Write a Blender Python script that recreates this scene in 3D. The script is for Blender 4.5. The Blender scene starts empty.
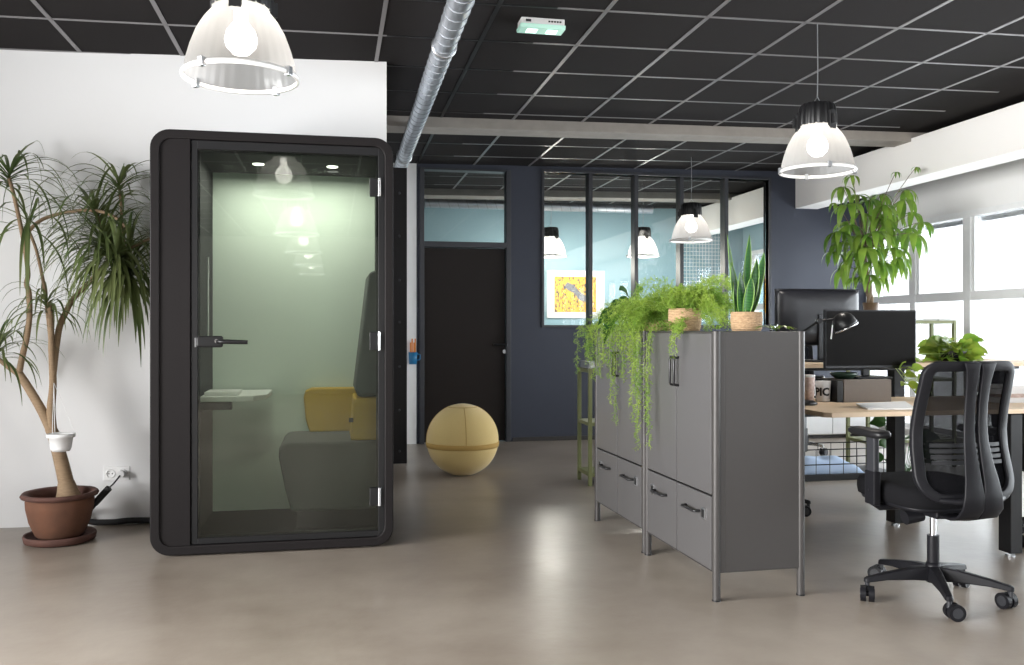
import bpy, bmesh, math, random
from mathutils import Vector, Matrix, noise
R = math.radians
PI = math.pi
scene = bpy.context.scene
col = scene.collection

# ------------------------------------------------------------------ camera model
F, CX, CY, YAW, H = 886.0, 512.0, 329.0, 0.2, 1.21
S, C = math.sin(YAW), math.cos(YAW)

def ray(px, py):
    a = (px - CX) / F
    b = (CY - py) / F
    return Vector((a * C + S, -a * S + C, b))

CAM = Vector((0, 0, H))
def W(px, py, zc): return CAM + ray(px, py) * zc          # point at a depth along the lens axis
def PZ(px, py, z):
    d = ray(px, py); return CAM + d * ((z - H) / d.z)
def PY(px, py, Y):
    d = ray(px, py); return CAM + d * (Y / d.y)
def PX(px, py, X):
    d = ray(px, py); return CAM + d * (X / d.x)

cd = bpy.data.cameras.new('camera')
cam = bpy.data.objects.new('camera', cd)
col.objects.link(cam)
cam.location = CAM
cam.rotation_euler = (R(90), 0, -YAW)
cd.sensor_width = 36
cd.lens = 36 * F / 1024
cd.shift_y = -3.5 / 1024
cd.clip_start = 0.02
scene.camera = cam

# ------------------------------------------------------------------ materials
def nt(name):
    m = bpy.data.materials.new(name)
    m.use_nodes = True
    t = m.node_tree
    t.nodes.clear()
    out = t.nodes.new('ShaderNodeOutputMaterial')
    return m, t, out

def pm(name, c1, c2=None, scale=12, rough=.5, metal=0, bump=0, bscale=None, stretch=(1, 1, 1), detail=4,
       rvar=0, spec=.5, trans=0, emit=None, estr=0, sheen=0, coat=0, voro=False):
    m, t, out = nt(name)
    p = t.nodes.new('ShaderNodeBsdfPrincipled')
    t.links.new(p.outputs[0], out.inputs[0])
    c2 = c2 or tuple(x * .88 for x in c1)
    tc = t.nodes.new('ShaderNodeTexCoord')
    mp = t.nodes.new('ShaderNodeMapping'); mp.inputs['Scale'].default_value = stretch
    t.links.new(tc.outputs['Object'], mp.inputs[0])
    n = t.nodes.new('ShaderNodeTexNoise'); n.inputs['Scale'].default_value = scale; n.inputs['Detail'].default_value = detail
    t.links.new(mp.outputs[0], n.inputs[0])
    mx = t.nodes.new('ShaderNodeMix'); mx.data_type = 'RGBA'
    mx.inputs[6].default_value = (*c1, 1); mx.inputs[7].default_value = (*c2, 1)
    t.links.new(n.outputs[0], mx.inputs[0])
    t.links.new(mx.outputs[2], p.inputs['Base Color'])
    p.inputs['Roughness'].default_value = rough
    p.inputs['Metallic'].default_value = metal
    p.inputs['Specular IOR Level'].default_value = spec
    p.inputs['Sheen Weight'].default_value = sheen
    p.inputs['Coat Weight'].default_value = coat
    if rvar:
        mr = t.nodes.new('ShaderNodeMapRange')
        mr.inputs[3].default_value = rough - rvar; mr.inputs[4].default_value = rough + rvar
        t.links.new(n.outputs[0], mr.inputs[0]); t.links.new(mr.outputs[0], p.inputs['Roughness'])
    if bump:
        n2 = t.nodes.new('ShaderNodeTexNoise'); n2.inputs['Scale'].default_value = bscale or scale * 3
        t.links.new(mp.outputs[0], n2.inputs[0])
        b = t.nodes.new('ShaderNodeBump'); b.inputs['Strength'].default_value = bump; b.inputs['Distance'].default_value = .01
        t.links.new(n2.outputs[0], b.inputs['Height']); t.links.new(b.outputs[0], p.inputs['Normal'])
    if emit:
        p.inputs['Emission Color'].default_value = (*emit, 1); p.inputs['Emission Strength'].default_value = estr
    m.diffuse_color = (*c1, 1)
    return m

def glass(name, tint=(1, 1, 1), boost=1.0, ior=1.5):
    m, t, out = nt(name)
    tr = t.nodes.new('ShaderNodeBsdfTransparent'); tr.inputs[0].default_value = (*tint, 1)
    gl = t.nodes.new('ShaderNodeBsdfGlossy'); gl.inputs['Roughness'].default_value = 0.0
    fr = t.nodes.new('ShaderNodeFresnel'); fr.inputs[0].default_value = ior
    ml = t.nodes.new('ShaderNodeMath'); ml.operation = 'MULTIPLY'; ml.inputs[1].default_value = boost; ml.use_clamp = True
    mx = t.nodes.new('ShaderNodeMixShader')
    t.links.new(fr.outputs[0], ml.inputs[0]); t.links.new(ml.outputs[0], mx.inputs[0])
    t.links.new(tr.outputs[0], mx.inputs[1]); t.links.new(gl.outputs[0], mx.inputs[2])
    t.links.new(mx.outputs[0], out.inputs[0])
    return m

def emis(name, c, s):
    m, t, out = nt(name)
    e = t.nodes.new('ShaderNodeEmission'); e.inputs[0].default_value = (*c, 1); e.inputs[1].default_value = s
    t.links.new(e.outputs[0], out.inputs[0])
    return m

def sheer(name, c, alpha, rough=.6, translucent=False, emit=0):
    """woven mesh or frosted plastic: part of the light goes straight through"""
    m, t, out = nt(name)
    tr = t.nodes.new('ShaderNodeBsdfTransparent')
    if translucent:
        d = t.nodes.new('ShaderNodeBsdfTranslucent'); d.inputs[0].default_value = (*c, 1)
    else:
        d = t.nodes.new('ShaderNodeBsdfDiffuse'); d.inputs[0].default_value = (*c, 1)
    top = d.outputs[0]
    if emit:
        e = t.nodes.new('ShaderNodeEmission'); e.inputs[0].default_value = (1, .97, .92, 1); e.inputs[1].default_value = emit
        a = t.nodes.new('ShaderNodeAddShader'); t.links.new(top, a.inputs[0]); t.links.new(e.outputs[0], a.inputs[1]); top = a.outputs[0]
    g = t.nodes.new('ShaderNodeBsdfGlossy'); g.inputs['Roughness'].default_value = rough; g.inputs[0].default_value = (.8, .8, .8, 1)
    m1 = t.nodes.new('ShaderNodeMixShader'); m1.inputs[0].default_value = .0 if not translucent else .03
    t.links.new(top, m1.inputs[1]); t.links.new(g.outputs[0], m1.inputs[2])
    m2 = t.nodes.new('ShaderNodeMixShader'); m2.inputs[0].default_value = alpha
    t.links.new(tr.outputs[0], m2.inputs[1]); t.links.new(m1.outputs[0], m2.inputs[2])
    t.links.new(m2.outputs[0], out.inputs[0])
    return m

def leafmat(name, c1, c2, scale=9, rough=.45, tl=.35):
    m, t, out = nt(name)
    tc = t.nodes.new('ShaderNodeTexCoord')
    n = t.nodes.new('ShaderNodeTexNoise'); n.inputs['Scale'].default_value = scale
    t.links.new(tc.outputs['Object'], n.inputs[0])
    rp = t.nodes.new('ShaderNodeMapRange'); rp.inputs[1].default_value = .3; rp.inputs[2].default_value = .7
    t.links.new(n.outputs[0], rp.inputs[0])
    mx = t.nodes.new('ShaderNodeMix'); mx.data_type = 'RGBA'
    mx.inputs[6].default_value = (*c1, 1); mx.inputs[7].default_value = (*c2, 1)
    t.links.new(rp.outputs[0], mx.inputs[0])
    p = t.nodes.new('ShaderNodeBsdfPrincipled'); p.inputs['Roughness'].default_value = rough
    t.links.new(mx.outputs[2], p.inputs['Base Color'])
    d = t.nodes.new('ShaderNodeBsdfTranslucent'); t.links.new(mx.outputs[2], d.inputs[0])
    s = t.nodes.new('ShaderNodeMixShader'); s.inputs[0].default_value = tl
    t.links.new(p.outputs[0], s.inputs[1]); t.links.new(d.outputs[0], s.inputs[2])
    t.links.new(s.outputs[0], out.inputs[0])
    return m

M = {}
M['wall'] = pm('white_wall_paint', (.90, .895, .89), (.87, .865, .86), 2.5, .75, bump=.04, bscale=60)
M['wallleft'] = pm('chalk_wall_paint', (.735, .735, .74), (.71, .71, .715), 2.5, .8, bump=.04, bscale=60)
M['bulk'] = pm('white_soffit_paint', (.93, .91, .89), (.91, .89, .87), 3, .8, bump=.03, bscale=80)
M['dark'] = pm('blue_black_wall_paint', (.034, .040, .062), (.027, .032, .050), 3, .55, bump=.03, bscale=70)
M['trimdark'] = pm('charcoal_frame_paint', (.035, .037, .045), None, 20, .4)
M['rear'] = pm('grey_rear_wall_paint', (.22, .215, .20), (.20, .195, .185), 3, .8)
M['teal'] = pm('teal_wall_paint', (.31, .47, .53), (.28, .43, .49), 2, .8)
M['tile'] = pm('black_ceiling_tile', (.017, .0145, .0148), (.013, .0112, .0115), 90, .95, spec=.15, bump=.15, bscale=250)
M['tbar'] = pm('grey_ceiling_bar', (.22, .21, .215), (.19, .18, .185), 8, .42, metal=.35)
M['beam'] = pm('raw_concrete_beam', (.36, .33, .30), (.24, .22, .20), 9, .85, bump=.2)
M['door'] = pm('brown_black_door', (.018, .0135, .012), (.016, .012, .011), 6, .5, spec=.2)
M['booth'] = pm('anthracite_lacquer', (.0125, .0108, .0112), (.0115, .010, .0104), 30, .5, spec=.14)
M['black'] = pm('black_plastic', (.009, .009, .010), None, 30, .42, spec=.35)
M['blackm'] = pm('black_metal', (.008, .008, .009), None, 30, .38, spec=.3)
M['softblack'] = pm('black_rubber', (.010, .010, .011), None, 30, .7)
M['felt'] = pm('sage_felt', (.62, .68, .61), (.58, .64, .57), 40, .95)
M['darkfelt'] = pm('charcoal_felt', (.022, .021, .022), (.016, .016, .017), 120, .95)
M['seatgrey'] = pm('grey_green_upholstery', (.10, .108, .102), (.078, .085, .08), 160, .95, bump=.15, bscale=300)
M['yellow'] = pm('mustard_upholstery', (.56, .36, .06), (.50, .31, .05), 140, .95, bump=.15, bscale=300)
M['ball'] = pm('mustard_wool', (.72, .54, .235), (.65, .48, .19), 120, .95, bump=.25, bscale=260, sheen=.25)
M['ballband'] = pm('ochre_wool_band', (.50, .32, .10), (.45, .28, .08), 120, .95, bump=.2, bscale=260)
M['white'] = pm('white_laminate', (.80, .79, .76), None, 12, .4)
M['whitep'] = pm('white_plastic', (.82, .82, .82), None, 12, .35)
M['wframe'] = pm('white_window_frame', (.92, .93, .94), None, 12, .5)
M['chrome'] = pm('chrome', (.62, .62, .64), None, 12, .16, metal=1)
M['steel'] = pm('brushed_steel', (.55, .56, .58), (.42, .43, .45), 20, .3, metal=1, stretch=(1, 1, 6))
M['seam'] = pm('dull_zinc_seam', (.30, .32, .35), None, 20, .5, metal=.6)
M['zinc'] = pm('galvanised_steel', (.66, .69, .74), (.52, .55, .60), 9, .42, metal=1, detail=2)
M['terra'] = pm('weathered_terracotta', (.17, .068, .034), (.065, .032, .020), 7, .9, bump=.3, bscale=22)
M['terra2'] = pm('dark_terracotta', (.11, .042, .028), (.05, .024, .02), 12, .8, bump=.2)
M['soil'] = pm('potting_soil', (.035, .022, .014), (.015, .010, .007), 40, 1, bump=.6)
M['bark'] = pm('pale_bark', (.34, .24, .15), (.20, .135, .08), 30, .9, bump=.3, stretch=(1, 1, 4))
M['bark2'] = pm('grey_brown_bark', (.22, .16, .11), (.13, .09, .06), 30, .9, bump=.3)
M['drac'] = leafmat('dragon_tree_leaf', (.07, .115, .035), (.17, .20, .075), 4)
M['fern'] = leafmat('asparagus_fern_green', (.155, .31, .035), (.40, .53, .09), 9, .6, .5)
M['fernstem'] = pm('fern_stem', (.30, .40, .10), (.22, .32, .07), 20, .6)
M['pach'] = leafmat('money_tree_leaf', (.07, .18, .022), (.24, .36, .055), 6, .4, .45)
M['pothos'] = leafmat('pothos_leaf', (.10, .25, .022), (.36, .44, .07), 10, .4, .4)
M['dkleaf'] = leafmat('deep_green_leaf', (.025, .09, .022), (.05, .14, .03), 9, .35, .25)
def snakemat():
    m, t, out = nt('banded_snake_plant_leaf')
    tc = t.nodes.new('ShaderNodeTexCoord')
    w = t.nodes.new('ShaderNodeTexWave'); w.bands_direction = 'Z'; w.inputs['Scale'].default_value = 22; w.inputs['Distortion'].default_value = 9
    w.inputs['Detail'].default_value = 3
    t.links.new(tc.outputs['Object'], w.inputs[0])
    mx = t.nodes.new('ShaderNodeMix'); mx.data_type = 'RGBA'
    mx.inputs[6].default_value = (.012, .065, .014, 1); mx.inputs[7].default_value = (.030, .115, .022, 1)
    t.links.new(w.outputs[0], mx.inputs[0])
    p = t.nodes.new('ShaderNodeBsdfPrincipled'); p.inputs['Roughness'].default_value = .38
    t.links.new(mx.outputs[2], p.inputs['Base Color']); t.links.new(p.outputs[0], out.inputs[0])
    return m
M['snake'] = snakemat()
M['snakeedge'] = pm('pale_leaf_margin', (.14, .27, .04), None, 20, .45)
def basketmat():
    m, t, out = nt('woven_seagrass')
    tc = t.nodes.new('ShaderNodeTexCoord')
    w = t.nodes.new('ShaderNodeTexWave'); w.bands_direction = 'Z'; w.inputs['Scale'].default_value = 38; w.inputs['Distortion'].default_value = 2.5
    w.inputs['Detail Scale'].default_value = 4
    t.links.new(tc.outputs['Object'], w.inputs[0])
    n = t.nodes.new('ShaderNodeTexNoise'); n.inputs['Scale'].default_value = 70; t.links.new(tc.outputs['Object'], n.inputs[0])
    mx = t.nodes.new('ShaderNodeMix'); mx.data_type = 'RGBA'
    mx.inputs[6].default_value = (.42, .25, .13, 1); mx.inputs[7].default_value = (.72, .50, .30, 1)
    t.links.new(n.outputs[0], mx.inputs[0])
    p = t.nodes.new('ShaderNodeBsdfPrincipled'); p.inputs['Roughness'].default_value = .9
    b = t.nodes.new('ShaderNodeBump'); b.inputs['Distance'].default_value = .006
    t.links.new(w.outputs[0], b.inputs['Height']); t.links.new(b.outputs[0], p.inputs['Normal'])
    t.links.new(mx.outputs[2], p.inputs['Base Color']); t.links.new(p.outputs[0], out.inputs[0])
    return m
M['basket'] = basketmat()
M['cab'] = pm('grey_powder_coat', (.046, .0425, .041), (.042, .039, .038), 60, .42, metal=.1, spec=.35, bump=.015, bscale=300)
M['cabdoor'] = pm('grey_powder_coat_lit', (.085, .082, .083), (.078, .076, .077), 60, .36, metal=.15, bump=.015, bscale=300)  # same coat painted lighter, for fronts that face the side light
M['handle'] = pm('dark_bow_handle', (.03, .03, .032), None, 30, .35, metal=.6)
M['olive'] = pm('olive_green_steel', (.17, .185, .075), (.145, .16, .062), 20, .45)
M['wood'] = pm('pale_oak_laminate', (.74, .57, .40), (.66, .49, .33), 5, .45, stretch=(1.2, 14, 14), detail=6)
M['woodedge'] = pm('oak_edge_band', (.6, .44, .28), (.5, .36, .22), 5, .5, stretch=(1.2, 14, 14))
M['chairpl'] = pm('graphite_chair_plastic', (.0095, .0095, .0115), (.0075, .0075, .009), 40, .40, spec=.13, bump=.03, bscale=500)
M['chairgrey'] = pm('grey_chair_plastic', (.026, .027, .031), None, 40, .40, spec=.3)
M['seatfab'] = pm('black_seat_fabric', (.005, .005, .006), (.008, .008, .009), 300, .95, spec=.08, bump=.2, bscale=500)
M['mesh'] = sheer('black_woven_mesh', (.006, .006, .007), .955)
M['lumbar'] = pm('dark_lumbar_plastic', (.016, .017, .019), None, 30, .45, spec=.3)
M['screen'] = pm('dark_screen', (.007, .0062, .0062), None, 12, .5, spec=.07)
M['monback'] = pm('black_monitor_shell', (.010, .0105, .014), None, 30, .35, spec=.4)
M['taupe'] = pm('taupe_cardboard', (.22, .19, .165), (.20, .17, .15), 60, .85)
M['paper'] = pm('paper_white', (.80, .80, .80), (.74, .74, .75), 10, .8)
M['ceramic'] = pm('white_ceramic', (.80, .81, .83), None, 10, .2)
M['ink'] = pm('black_ink', (.012, .012, .015), None, 10, .5)
M['cuppat'] = pm('speckled_pink_cup', (.72, .62, .58), (.30, .16, .12), 60, .4, detail=1)
M['blue'] = pm('blue_plastic', (.015, .17, .36), None, 20, .4)
M['orange'] = pm('orange_card', (.80, .27, .05), None, 20, .6)
M['cloth'] = pm('pale_blue_cloth', (.36, .47, .66), (.48, .58, .74), 12, .9)
M['dkgreen'] = pm('dark_green_enamel', (.018, .045, .028), None, 20, .3)
M['brownpot'] = pm('brown_stoneware', (.13, .078, .045), (.09, .05, .03), 25, .5)
M['bulb'] = emis('glowing_bulb', (1, .95, .87), 26)
M['shade'] = sheer('frosted_prismatic_acrylic', (.24, .235, .23), .78, .25, True, emit=.22)
M['rim'] = pm('clear_plastic_rim', (.90, .89, .88), None, 10, .25, emit=(1, .97, .93), estr=.12)
M['clearglass'] = glass('clear_glazing', (.95, .97, .965), 1.1)
M['boothglass'] = glass('booth_door_glass', (.86, .91, .86), 1.55)
M['windowglass'] = glass('window_pane_glass', (.97, .98, .98), .8)
M['exitlens'] = pm('green_exit_lens', (.45, .68, .60), (.40, .64, .55), 8, .3, emit=(.45, .85, .70), estr=.30)
M['led'] = emis('exit_sign_lamp', (.75, 1, .88), 3.2)
M['downlight'] = emis('downlight_glow', (1, .98, .95), 2.2)
M['boothled'] = emis('booth_lamp_glow', (1, .97, .9), 5)
M['glasscup'] = glass('clear_plastic_box', (.85, .9, .92), 1.5)

def floormat():
    m, t, out = nt('polished_concrete')
    p = t.nodes.new('ShaderNodeBsdfPrincipled'); t.links.new(p.outputs[0], out.inputs[0])
    tc = t.nodes.new('ShaderNodeTexCoord')
    n1 = t.nodes.new('ShaderNodeTexNoise'); n1.inputs['Scale'].default_value = .75; n1.inputs['Detail'].default_value = 7; n1.inputs['Roughness'].default_value = .58
    n2 = t.nodes.new('ShaderNodeTexNoise'); n2.inputs['Scale'].default_value = 3.2; n2.inputs['Detail'].default_value = 6; n2.inputs['Roughness'].default_value = .6
    n3 = t.nodes.new('ShaderNodeTexNoise'); n3.inputs['Scale'].default_value = 60; n3.inputs['Detail'].default_value = 3
    for n in (n1, n2, n3): t.links.new(tc.outputs['Object'], n.inputs[0])
    a = t.nodes.new('ShaderNodeMath'); a.operation = 'MULTIPLY_ADD'; a.inputs[1].default_value = .35
    t.links.new(n2.outputs[0], a.inputs[0]); t.links.new(n1.outputs[0], a.inputs[2])
    rp = t.nodes.new('ShaderNodeValToRGB')
    rp.color_ramp.elements[0].position = .48; rp.color_ramp.elements[0].color = (.205, .168, .136, 1)
    rp.color_ramp.elements[1].position = .88; rp.color_ramp.elements[1].color = (.36, .315, .268, 1)
    t.links.new(a.outputs[0], rp.inputs[0]); t.links.new(rp.outputs[0], p.inputs['Base Color'])
    mr = t.nodes.new('ShaderNodeMapRange'); mr.inputs[1].default_value = .3; mr.inputs[2].default_value = .75
    mr.inputs[3].default_value = .285; mr.inputs[4].default_value = .345
    t.links.new(n2.outputs[0], mr.inputs[0]); t.links.new(mr.outputs[0], p.inputs['Roughness'])
    p.inputs['Specular IOR Level'].default_value = .55
    n3.inputs['Scale'].default_value = 14; b = t.nodes.new('ShaderNodeBump'); b.inputs['Strength'].default_value = .12; b.inputs['Distance'].default_value = .01
    t.links.new(n3.outputs[0], b.inputs['Height']); t.links.new(b.outputs[0], p.inputs['Normal'])
    return m
M['floor'] = floormat()

def artmat():
    m, t, out = nt('yellow_print')
    p = t.nodes.new('ShaderNodeBsdfPrincipled'); t.links.new(p.outputs[0], out.inputs[0]); p.inputs['Roughness'].default_value = .7
    tc = t.nodes.new('ShaderNodeTexCoord')
    mp = t.nodes.new('ShaderNodeMapping'); mp.inputs['Scale'].default_value = (1, 1, .6)
    t.links.new(tc.outputs['Object'], mp.inputs[0])
    n = t.nodes.new('ShaderNodeTexNoise'); n.inputs['Scale'].default_value = 48; n.inputs['Detail'].default_value = 1
    t.links.new(mp.outputs[0], n.inputs[0])
    g = t.nodes.new('ShaderNodeMath'); g.operation = 'GREATER_THAN'; g.inputs[1].default_value = .585
    t.links.new(n.outputs[0], g.inputs[0])
    mx = t.nodes.new('ShaderNodeMix'); mx.data_type = 'RGBA'
    mx.inputs[6].default_value = (.85, .46, .03, 1); mx.inputs[7].default_value = (.05, .04, .05, 1)
    t.links.new(g.outputs[0], mx.inputs[0]); t.links.new(mx.outputs[2], p.inputs['Base Color'])
    return m
M['art'] = artmat()
M['artgrey'] = pm('grey_print_shape', (.30, .31, .34), (.06, .06, .08), 30, .7, detail=1)

# ------------------------------------------------------------------ mesh builder
class MB:
    def __init__(s):
        s.v = []; s.f = []; s.m = []; s.sm = []
    def add(s, vs, fs, mat=0, smooth=True):
        o = len(s.v)
        s.v += [Vector(p) for p in vs]
        for f in fs:
            s.f.append([i + o for i in f]); s.m.append(mat); s.sm.append(smooth)
        return s
    def box(s, x0, x1, y0, y1, z0, z1, mat=0, X=None):
        vs = [Vector((x, y, z)) for x in (x0, x1) for y in (y0, y1) for z in (z0, z1)]
        if X: vs = [X @ p for p in vs]
        s.add(vs, [(0, 1, 3, 2), (4, 6, 7, 5), (0, 4, 5, 1), (2, 3, 7, 6), (0, 2, 6, 4), (1, 5, 7, 3)], mat, False)
        return s
    def quad(s, a, b, c, d, mat=0): return s.add([a, b, c, d], [(0, 1, 2, 3)], mat, False)
    def tube(s, pts, r, n=10, caps=True, mat=0, closed=False):
        pts = [Vector(p) for p in pts]; k = len(pts)
        rs = r if isinstance(r, (list, tuple)) else [r] * k
        prev = None; rings = []
        for i, p in enumerate(pts):
            if closed: t = pts[(i + 1) % k] - pts[i - 1]
            else: t = pts[min(i + 1, k - 1)] - pts[max(i - 1, 0)]
            if t.length < 1e-9: t = Vector((0, 0, 1))
            t.normalize()
            if prev is None:
                u = t.orthogonal().normalized()
            else:
                u = prev - t * prev.dot(t)
                if u.length < 1e-6: u = t.orthogonal()
                u.normalize()
            prev = u
            w = t.cross(u)
            rings.append([p + (u * math.cos(2 * PI * j / n) + w * math.sin(2 * PI * j / n)) * rs[i] for j in range(n)])
        vs = [q for ring in rings for q in ring]; fs = []
        for i in range(k if closed else k - 1):
            a, b = i * n, ((i + 1) % k) * n
            for j in range(n): fs.append((a + j, a + (j + 1) % n, b + (j + 1) % n, b + j))
        s.add(vs, fs, mat, True)
        if caps and not closed:
            s.add(rings[0], [tuple(reversed(range(n)))], mat, False); s.add(rings[-1], [tuple(range(n))], mat, False)
        return s
    def cyl(s, a, b, r, n=20, mat=0, r2=None): return s.tube([a, b], [r, r if r2 is None else r2], n, True, mat)
    def lathe(s, prof, n=32, c=(0, 0, 0), mat=0, X=None, ripple=None, smooth=True, close=False):
        vs = []; fs = []; c = Vector(c)
        for (r, z) in prof:
            for j in range(n):
                a = 2 * PI * j / n
                rr = r * (1 + (ripple(j) if ripple else 0))
                p = Vector((rr * math.cos(a), rr * math.sin(a), z))
                vs.append((X @ p if X else p) + c)
        for i in range(len(prof) - 1):
            for j in range(n):
                fs.append((i * n + j, i * n + (j + 1) % n, (i + 1) * n + (j + 1) % n, (i + 1) * n + j))
        if close:
            fs.append(tuple(reversed(range(n)))); fs.append(tuple((len(prof) - 1) * n + j for j in range(n)))
        return s.add(vs, fs, mat, smooth)
    def prism(s, poly, ax, a0, a1, mat=0, smooth=False):
        """extrude a 2D polygon along an axis: ax='x' poly is (y,z), 'y' -> (x,z), 'z' -> (x,y)"""
        def P(q, a):
            return {'x': (a, q[0], q[1]), 'y': (q[0], a, q[1]), 'z': (q[0], q[1], a)}[ax]
        n = len(poly)
        vs = [P(q, a0) for q in poly] + [P(q, a1) for q in poly]
        fs = [tuple(range(n)), tuple(reversed(range(n, 2 * n)))] + [(i, i + n, (i + 1) % n + n, (i + 1) % n) for i in range(n)]
        return s.add(vs, fs, mat, smooth)
    def ring(s, outer, inner, ax, a0, a1, mat=0):
        def P(q, a):
            return {'x': (a, q[0], q[1]), 'y': (q[0], a, q[1]), 'z': (q[0], q[1], a)}[ax]
        n = len(outer); vs = []
        for loop, a in ((outer, a0), (inner, a0), (outer, a1), (inner, a1)): vs += [P(q, a) for q in loop]
        fs = []
        for i in range(n):
            j = (i + 1) % n
            fs += [(i, j, n + j, n + i), (2 * n + i, 3 * n + i, 3 * n + j, 2 * n + j), (i, 2 * n + i, 2 * n + j, j), (n + i, n + j, 3 * n + j, 3 * n + i)]
        return s.add(vs, fs, mat, False)
    def layers(s, outline, lay, mat=0):
        """stack scaled copies of an xy outline: lay = [(scale, z)...]; caps both ends"""
        n = len(outline); vs = []; fs = []
        for sc, z in lay:
            vs += [(p[0] * sc, p[1] * sc, z) for p in outline]
        for i in range(len(lay) - 1):
            for j in range(n): fs.append((i * n + j, i * n + (j + 1) % n, (i + 1) * n + (j + 1) % n, (i + 1) * n + j))
        fs.append(tuple(reversed(range(n)))); fs.append(tuple((len(lay) - 1) * n + j for j in range(n)))
        return s.add(vs, fs, mat, True)
    def ribbon(s, pts, ws, up=(0, 0, 1), fold=0.0, mat=0, edge=None):
        pts = [Vector(p) for p in pts]; k = len(pts); up = Vector(up); vs = []; fs = []
        for i, p in enumerate(pts):
            t = (pts[min(i + 1, k - 1)] - pts[max(i - 1, 0)]).normalized()
            sd = t.cross(up)
            if sd.length < 1e-4: sd = t.orthogonal()
            sd.normalize(); nn = sd.cross(t)
            vs += [p - sd * ws[i] + nn * fold * ws[i], p, p + sd * ws[i] + nn * fold * ws[i]]
        for i in range(k - 1):
            a = 3 * i
            fs += [(a, a + 1, a + 4, a + 3), (a + 1, a + 2, a + 5, a + 4)]
        return s.add(vs, fs, mat, True)
    def build(s, name, mats, parent=None, origin=None, bevel=0, seg=2, local=False, solid=0):
        mats = mats if isinstance(mats, (list, tuple)) else [mats]
        me = bpy.data.meshes.new(name)
        inv = None
        if not local:
            if parent is not None: inv = WM[parent.name].inverted()
            elif origin is not None: inv = Matrix.Translation(-Vector(origin))
        vs = [inv @ p for p in s.v] if inv else s.v
        me.from_pydata([tuple(p) for p in vs], [], s.f)
        for k in mats: me.materials.append(M[k] if isinstance(k, str) else k)
        me.polygons.foreach_set('material_index', s.m)
        me.polygons.foreach_set('use_smooth', s.sm)
        bm = bmesh.new(); bm.from_mesh(me)
        bmesh.ops.recalc_face_normals(bm, faces=bm.faces)
        bm.to_mesh(me); bm.free()
        me.update()
        o = bpy.data.objects.new(name, me); col.objects.link(o)
        if parent is not None:
            o.parent = parent; WM[o.name] = WM[parent.name]
        elif origin is not None:
            o.location = origin; WM[o.name] = Matrix.Translation(Vector(origin))
        else: WM[o.name] = Matrix.Identity(4)
        if solid:
            d = o.modifiers.new('solid', 'SOLIDIFY'); d.thickness = solid
        if bevel:
            b = o.modifiers.new('bevel', 'BEVEL'); b.width = bevel; b.segments = seg; b.limit_method = 'ANGLE'; b.angle_limit = R(40)
        return o
WM = {}

def tag(o, label=None, cat=None, group=None, kind=None):
    if label: o['label'] = label
    if cat: o['category'] = cat
    if group: o['group'] = group
    if kind: o['kind'] = kind
    return o
def thing(name, label, cat, loc, group=None, rz=0):
    o = bpy.data.objects.new(name, None); o.empty_display_size = .05
    col.objects.link(o); o.location = loc; o.rotation_euler = (0, 0, rz)
    WM[o.name] = Matrix.Translation(Vector(loc)) @ Matrix.Rotation(rz, 4, 'Z')
    return tag(o, label, cat, group)
def struct(mb, name, mats, **k):
    return tag(mb.build(name, mats, **k), kind='structure')
def copy_tree(o, parent=None):
    c = o.copy(); col.objects.link(c)
    if parent is not None: c.parent = parent
    for ch in list(o.children): copy_tree(ch, c)
    return c
def rrect(x0, x1, z0, z1, r, n=6):
    pts = []
    for cx, cz, a0 in ((x1 - r, z1 - r, 0), (x0 + r, z1 - r, 90), (x0 + r, z0 + r, 180), (x1 - r, z0 + r, 270)):
        for i in range(n + 1):
            a = R(a0 + 90 * i / n); pts.append((cx + r * math.cos(a), cz + r * math.sin(a)))
    return pts
def superell(w, d, e=4, n=48, oy=0):
    pts = []
    for i in range(n):
        a = 2 * PI * i / n; c, s_ = math.cos(a), math.sin(a)
        pts.append((w * math.copysign(abs(c) ** (2 / e), c), oy + d * math.copysign(abs(s_) ** (2 / e), s_)))
    return pts
def bez(p0, p1, p2, n=10):
    p0, p1, p2 = Vector(p0), Vector(p1), Vector(p2)
    return [(p0 * (1 - t) ** 2 + p1 * 2 * t * (1 - t) + p2 * t * t) for t in [i / n for i in range(n + 1)]]
def smooth_path(pts, k=4):
    pts = [Vector(p) for p in pts]; out = []
    for i in range(len(pts) - 1):
        a, b, c, d = pts[max(i - 1, 0)], pts[i], pts[i + 1], pts[min(i + 2, len(pts) - 1)]
        for j in range(k):
            t = j / k
            out.append(.5 * ((2 * b) + (c - a) * t + (2 * a - 5 * b + 4 * c - d) * t * t + (3 * b - a - 3 * c + d) * t ** 3))
    out.append(pts[-1]); return out

# ================================================================== THE ROOM
YF = 9.34        # far wall
XW = 6.14        # window wall
XB = 5.22        # face of the white soffit
YT = 12.55       # back wall of the teal room
YB = -7.0        # wall behind
XL = -4.6        # side wall
def CZ(x): return H + 1.7296 + .0153 * x      # underside of the tiled ceiling

struct(MB().box(XL - .3, XW + .6, YB - .3, YT + .3, -.2, 0), 'floor', 'floor')

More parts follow.
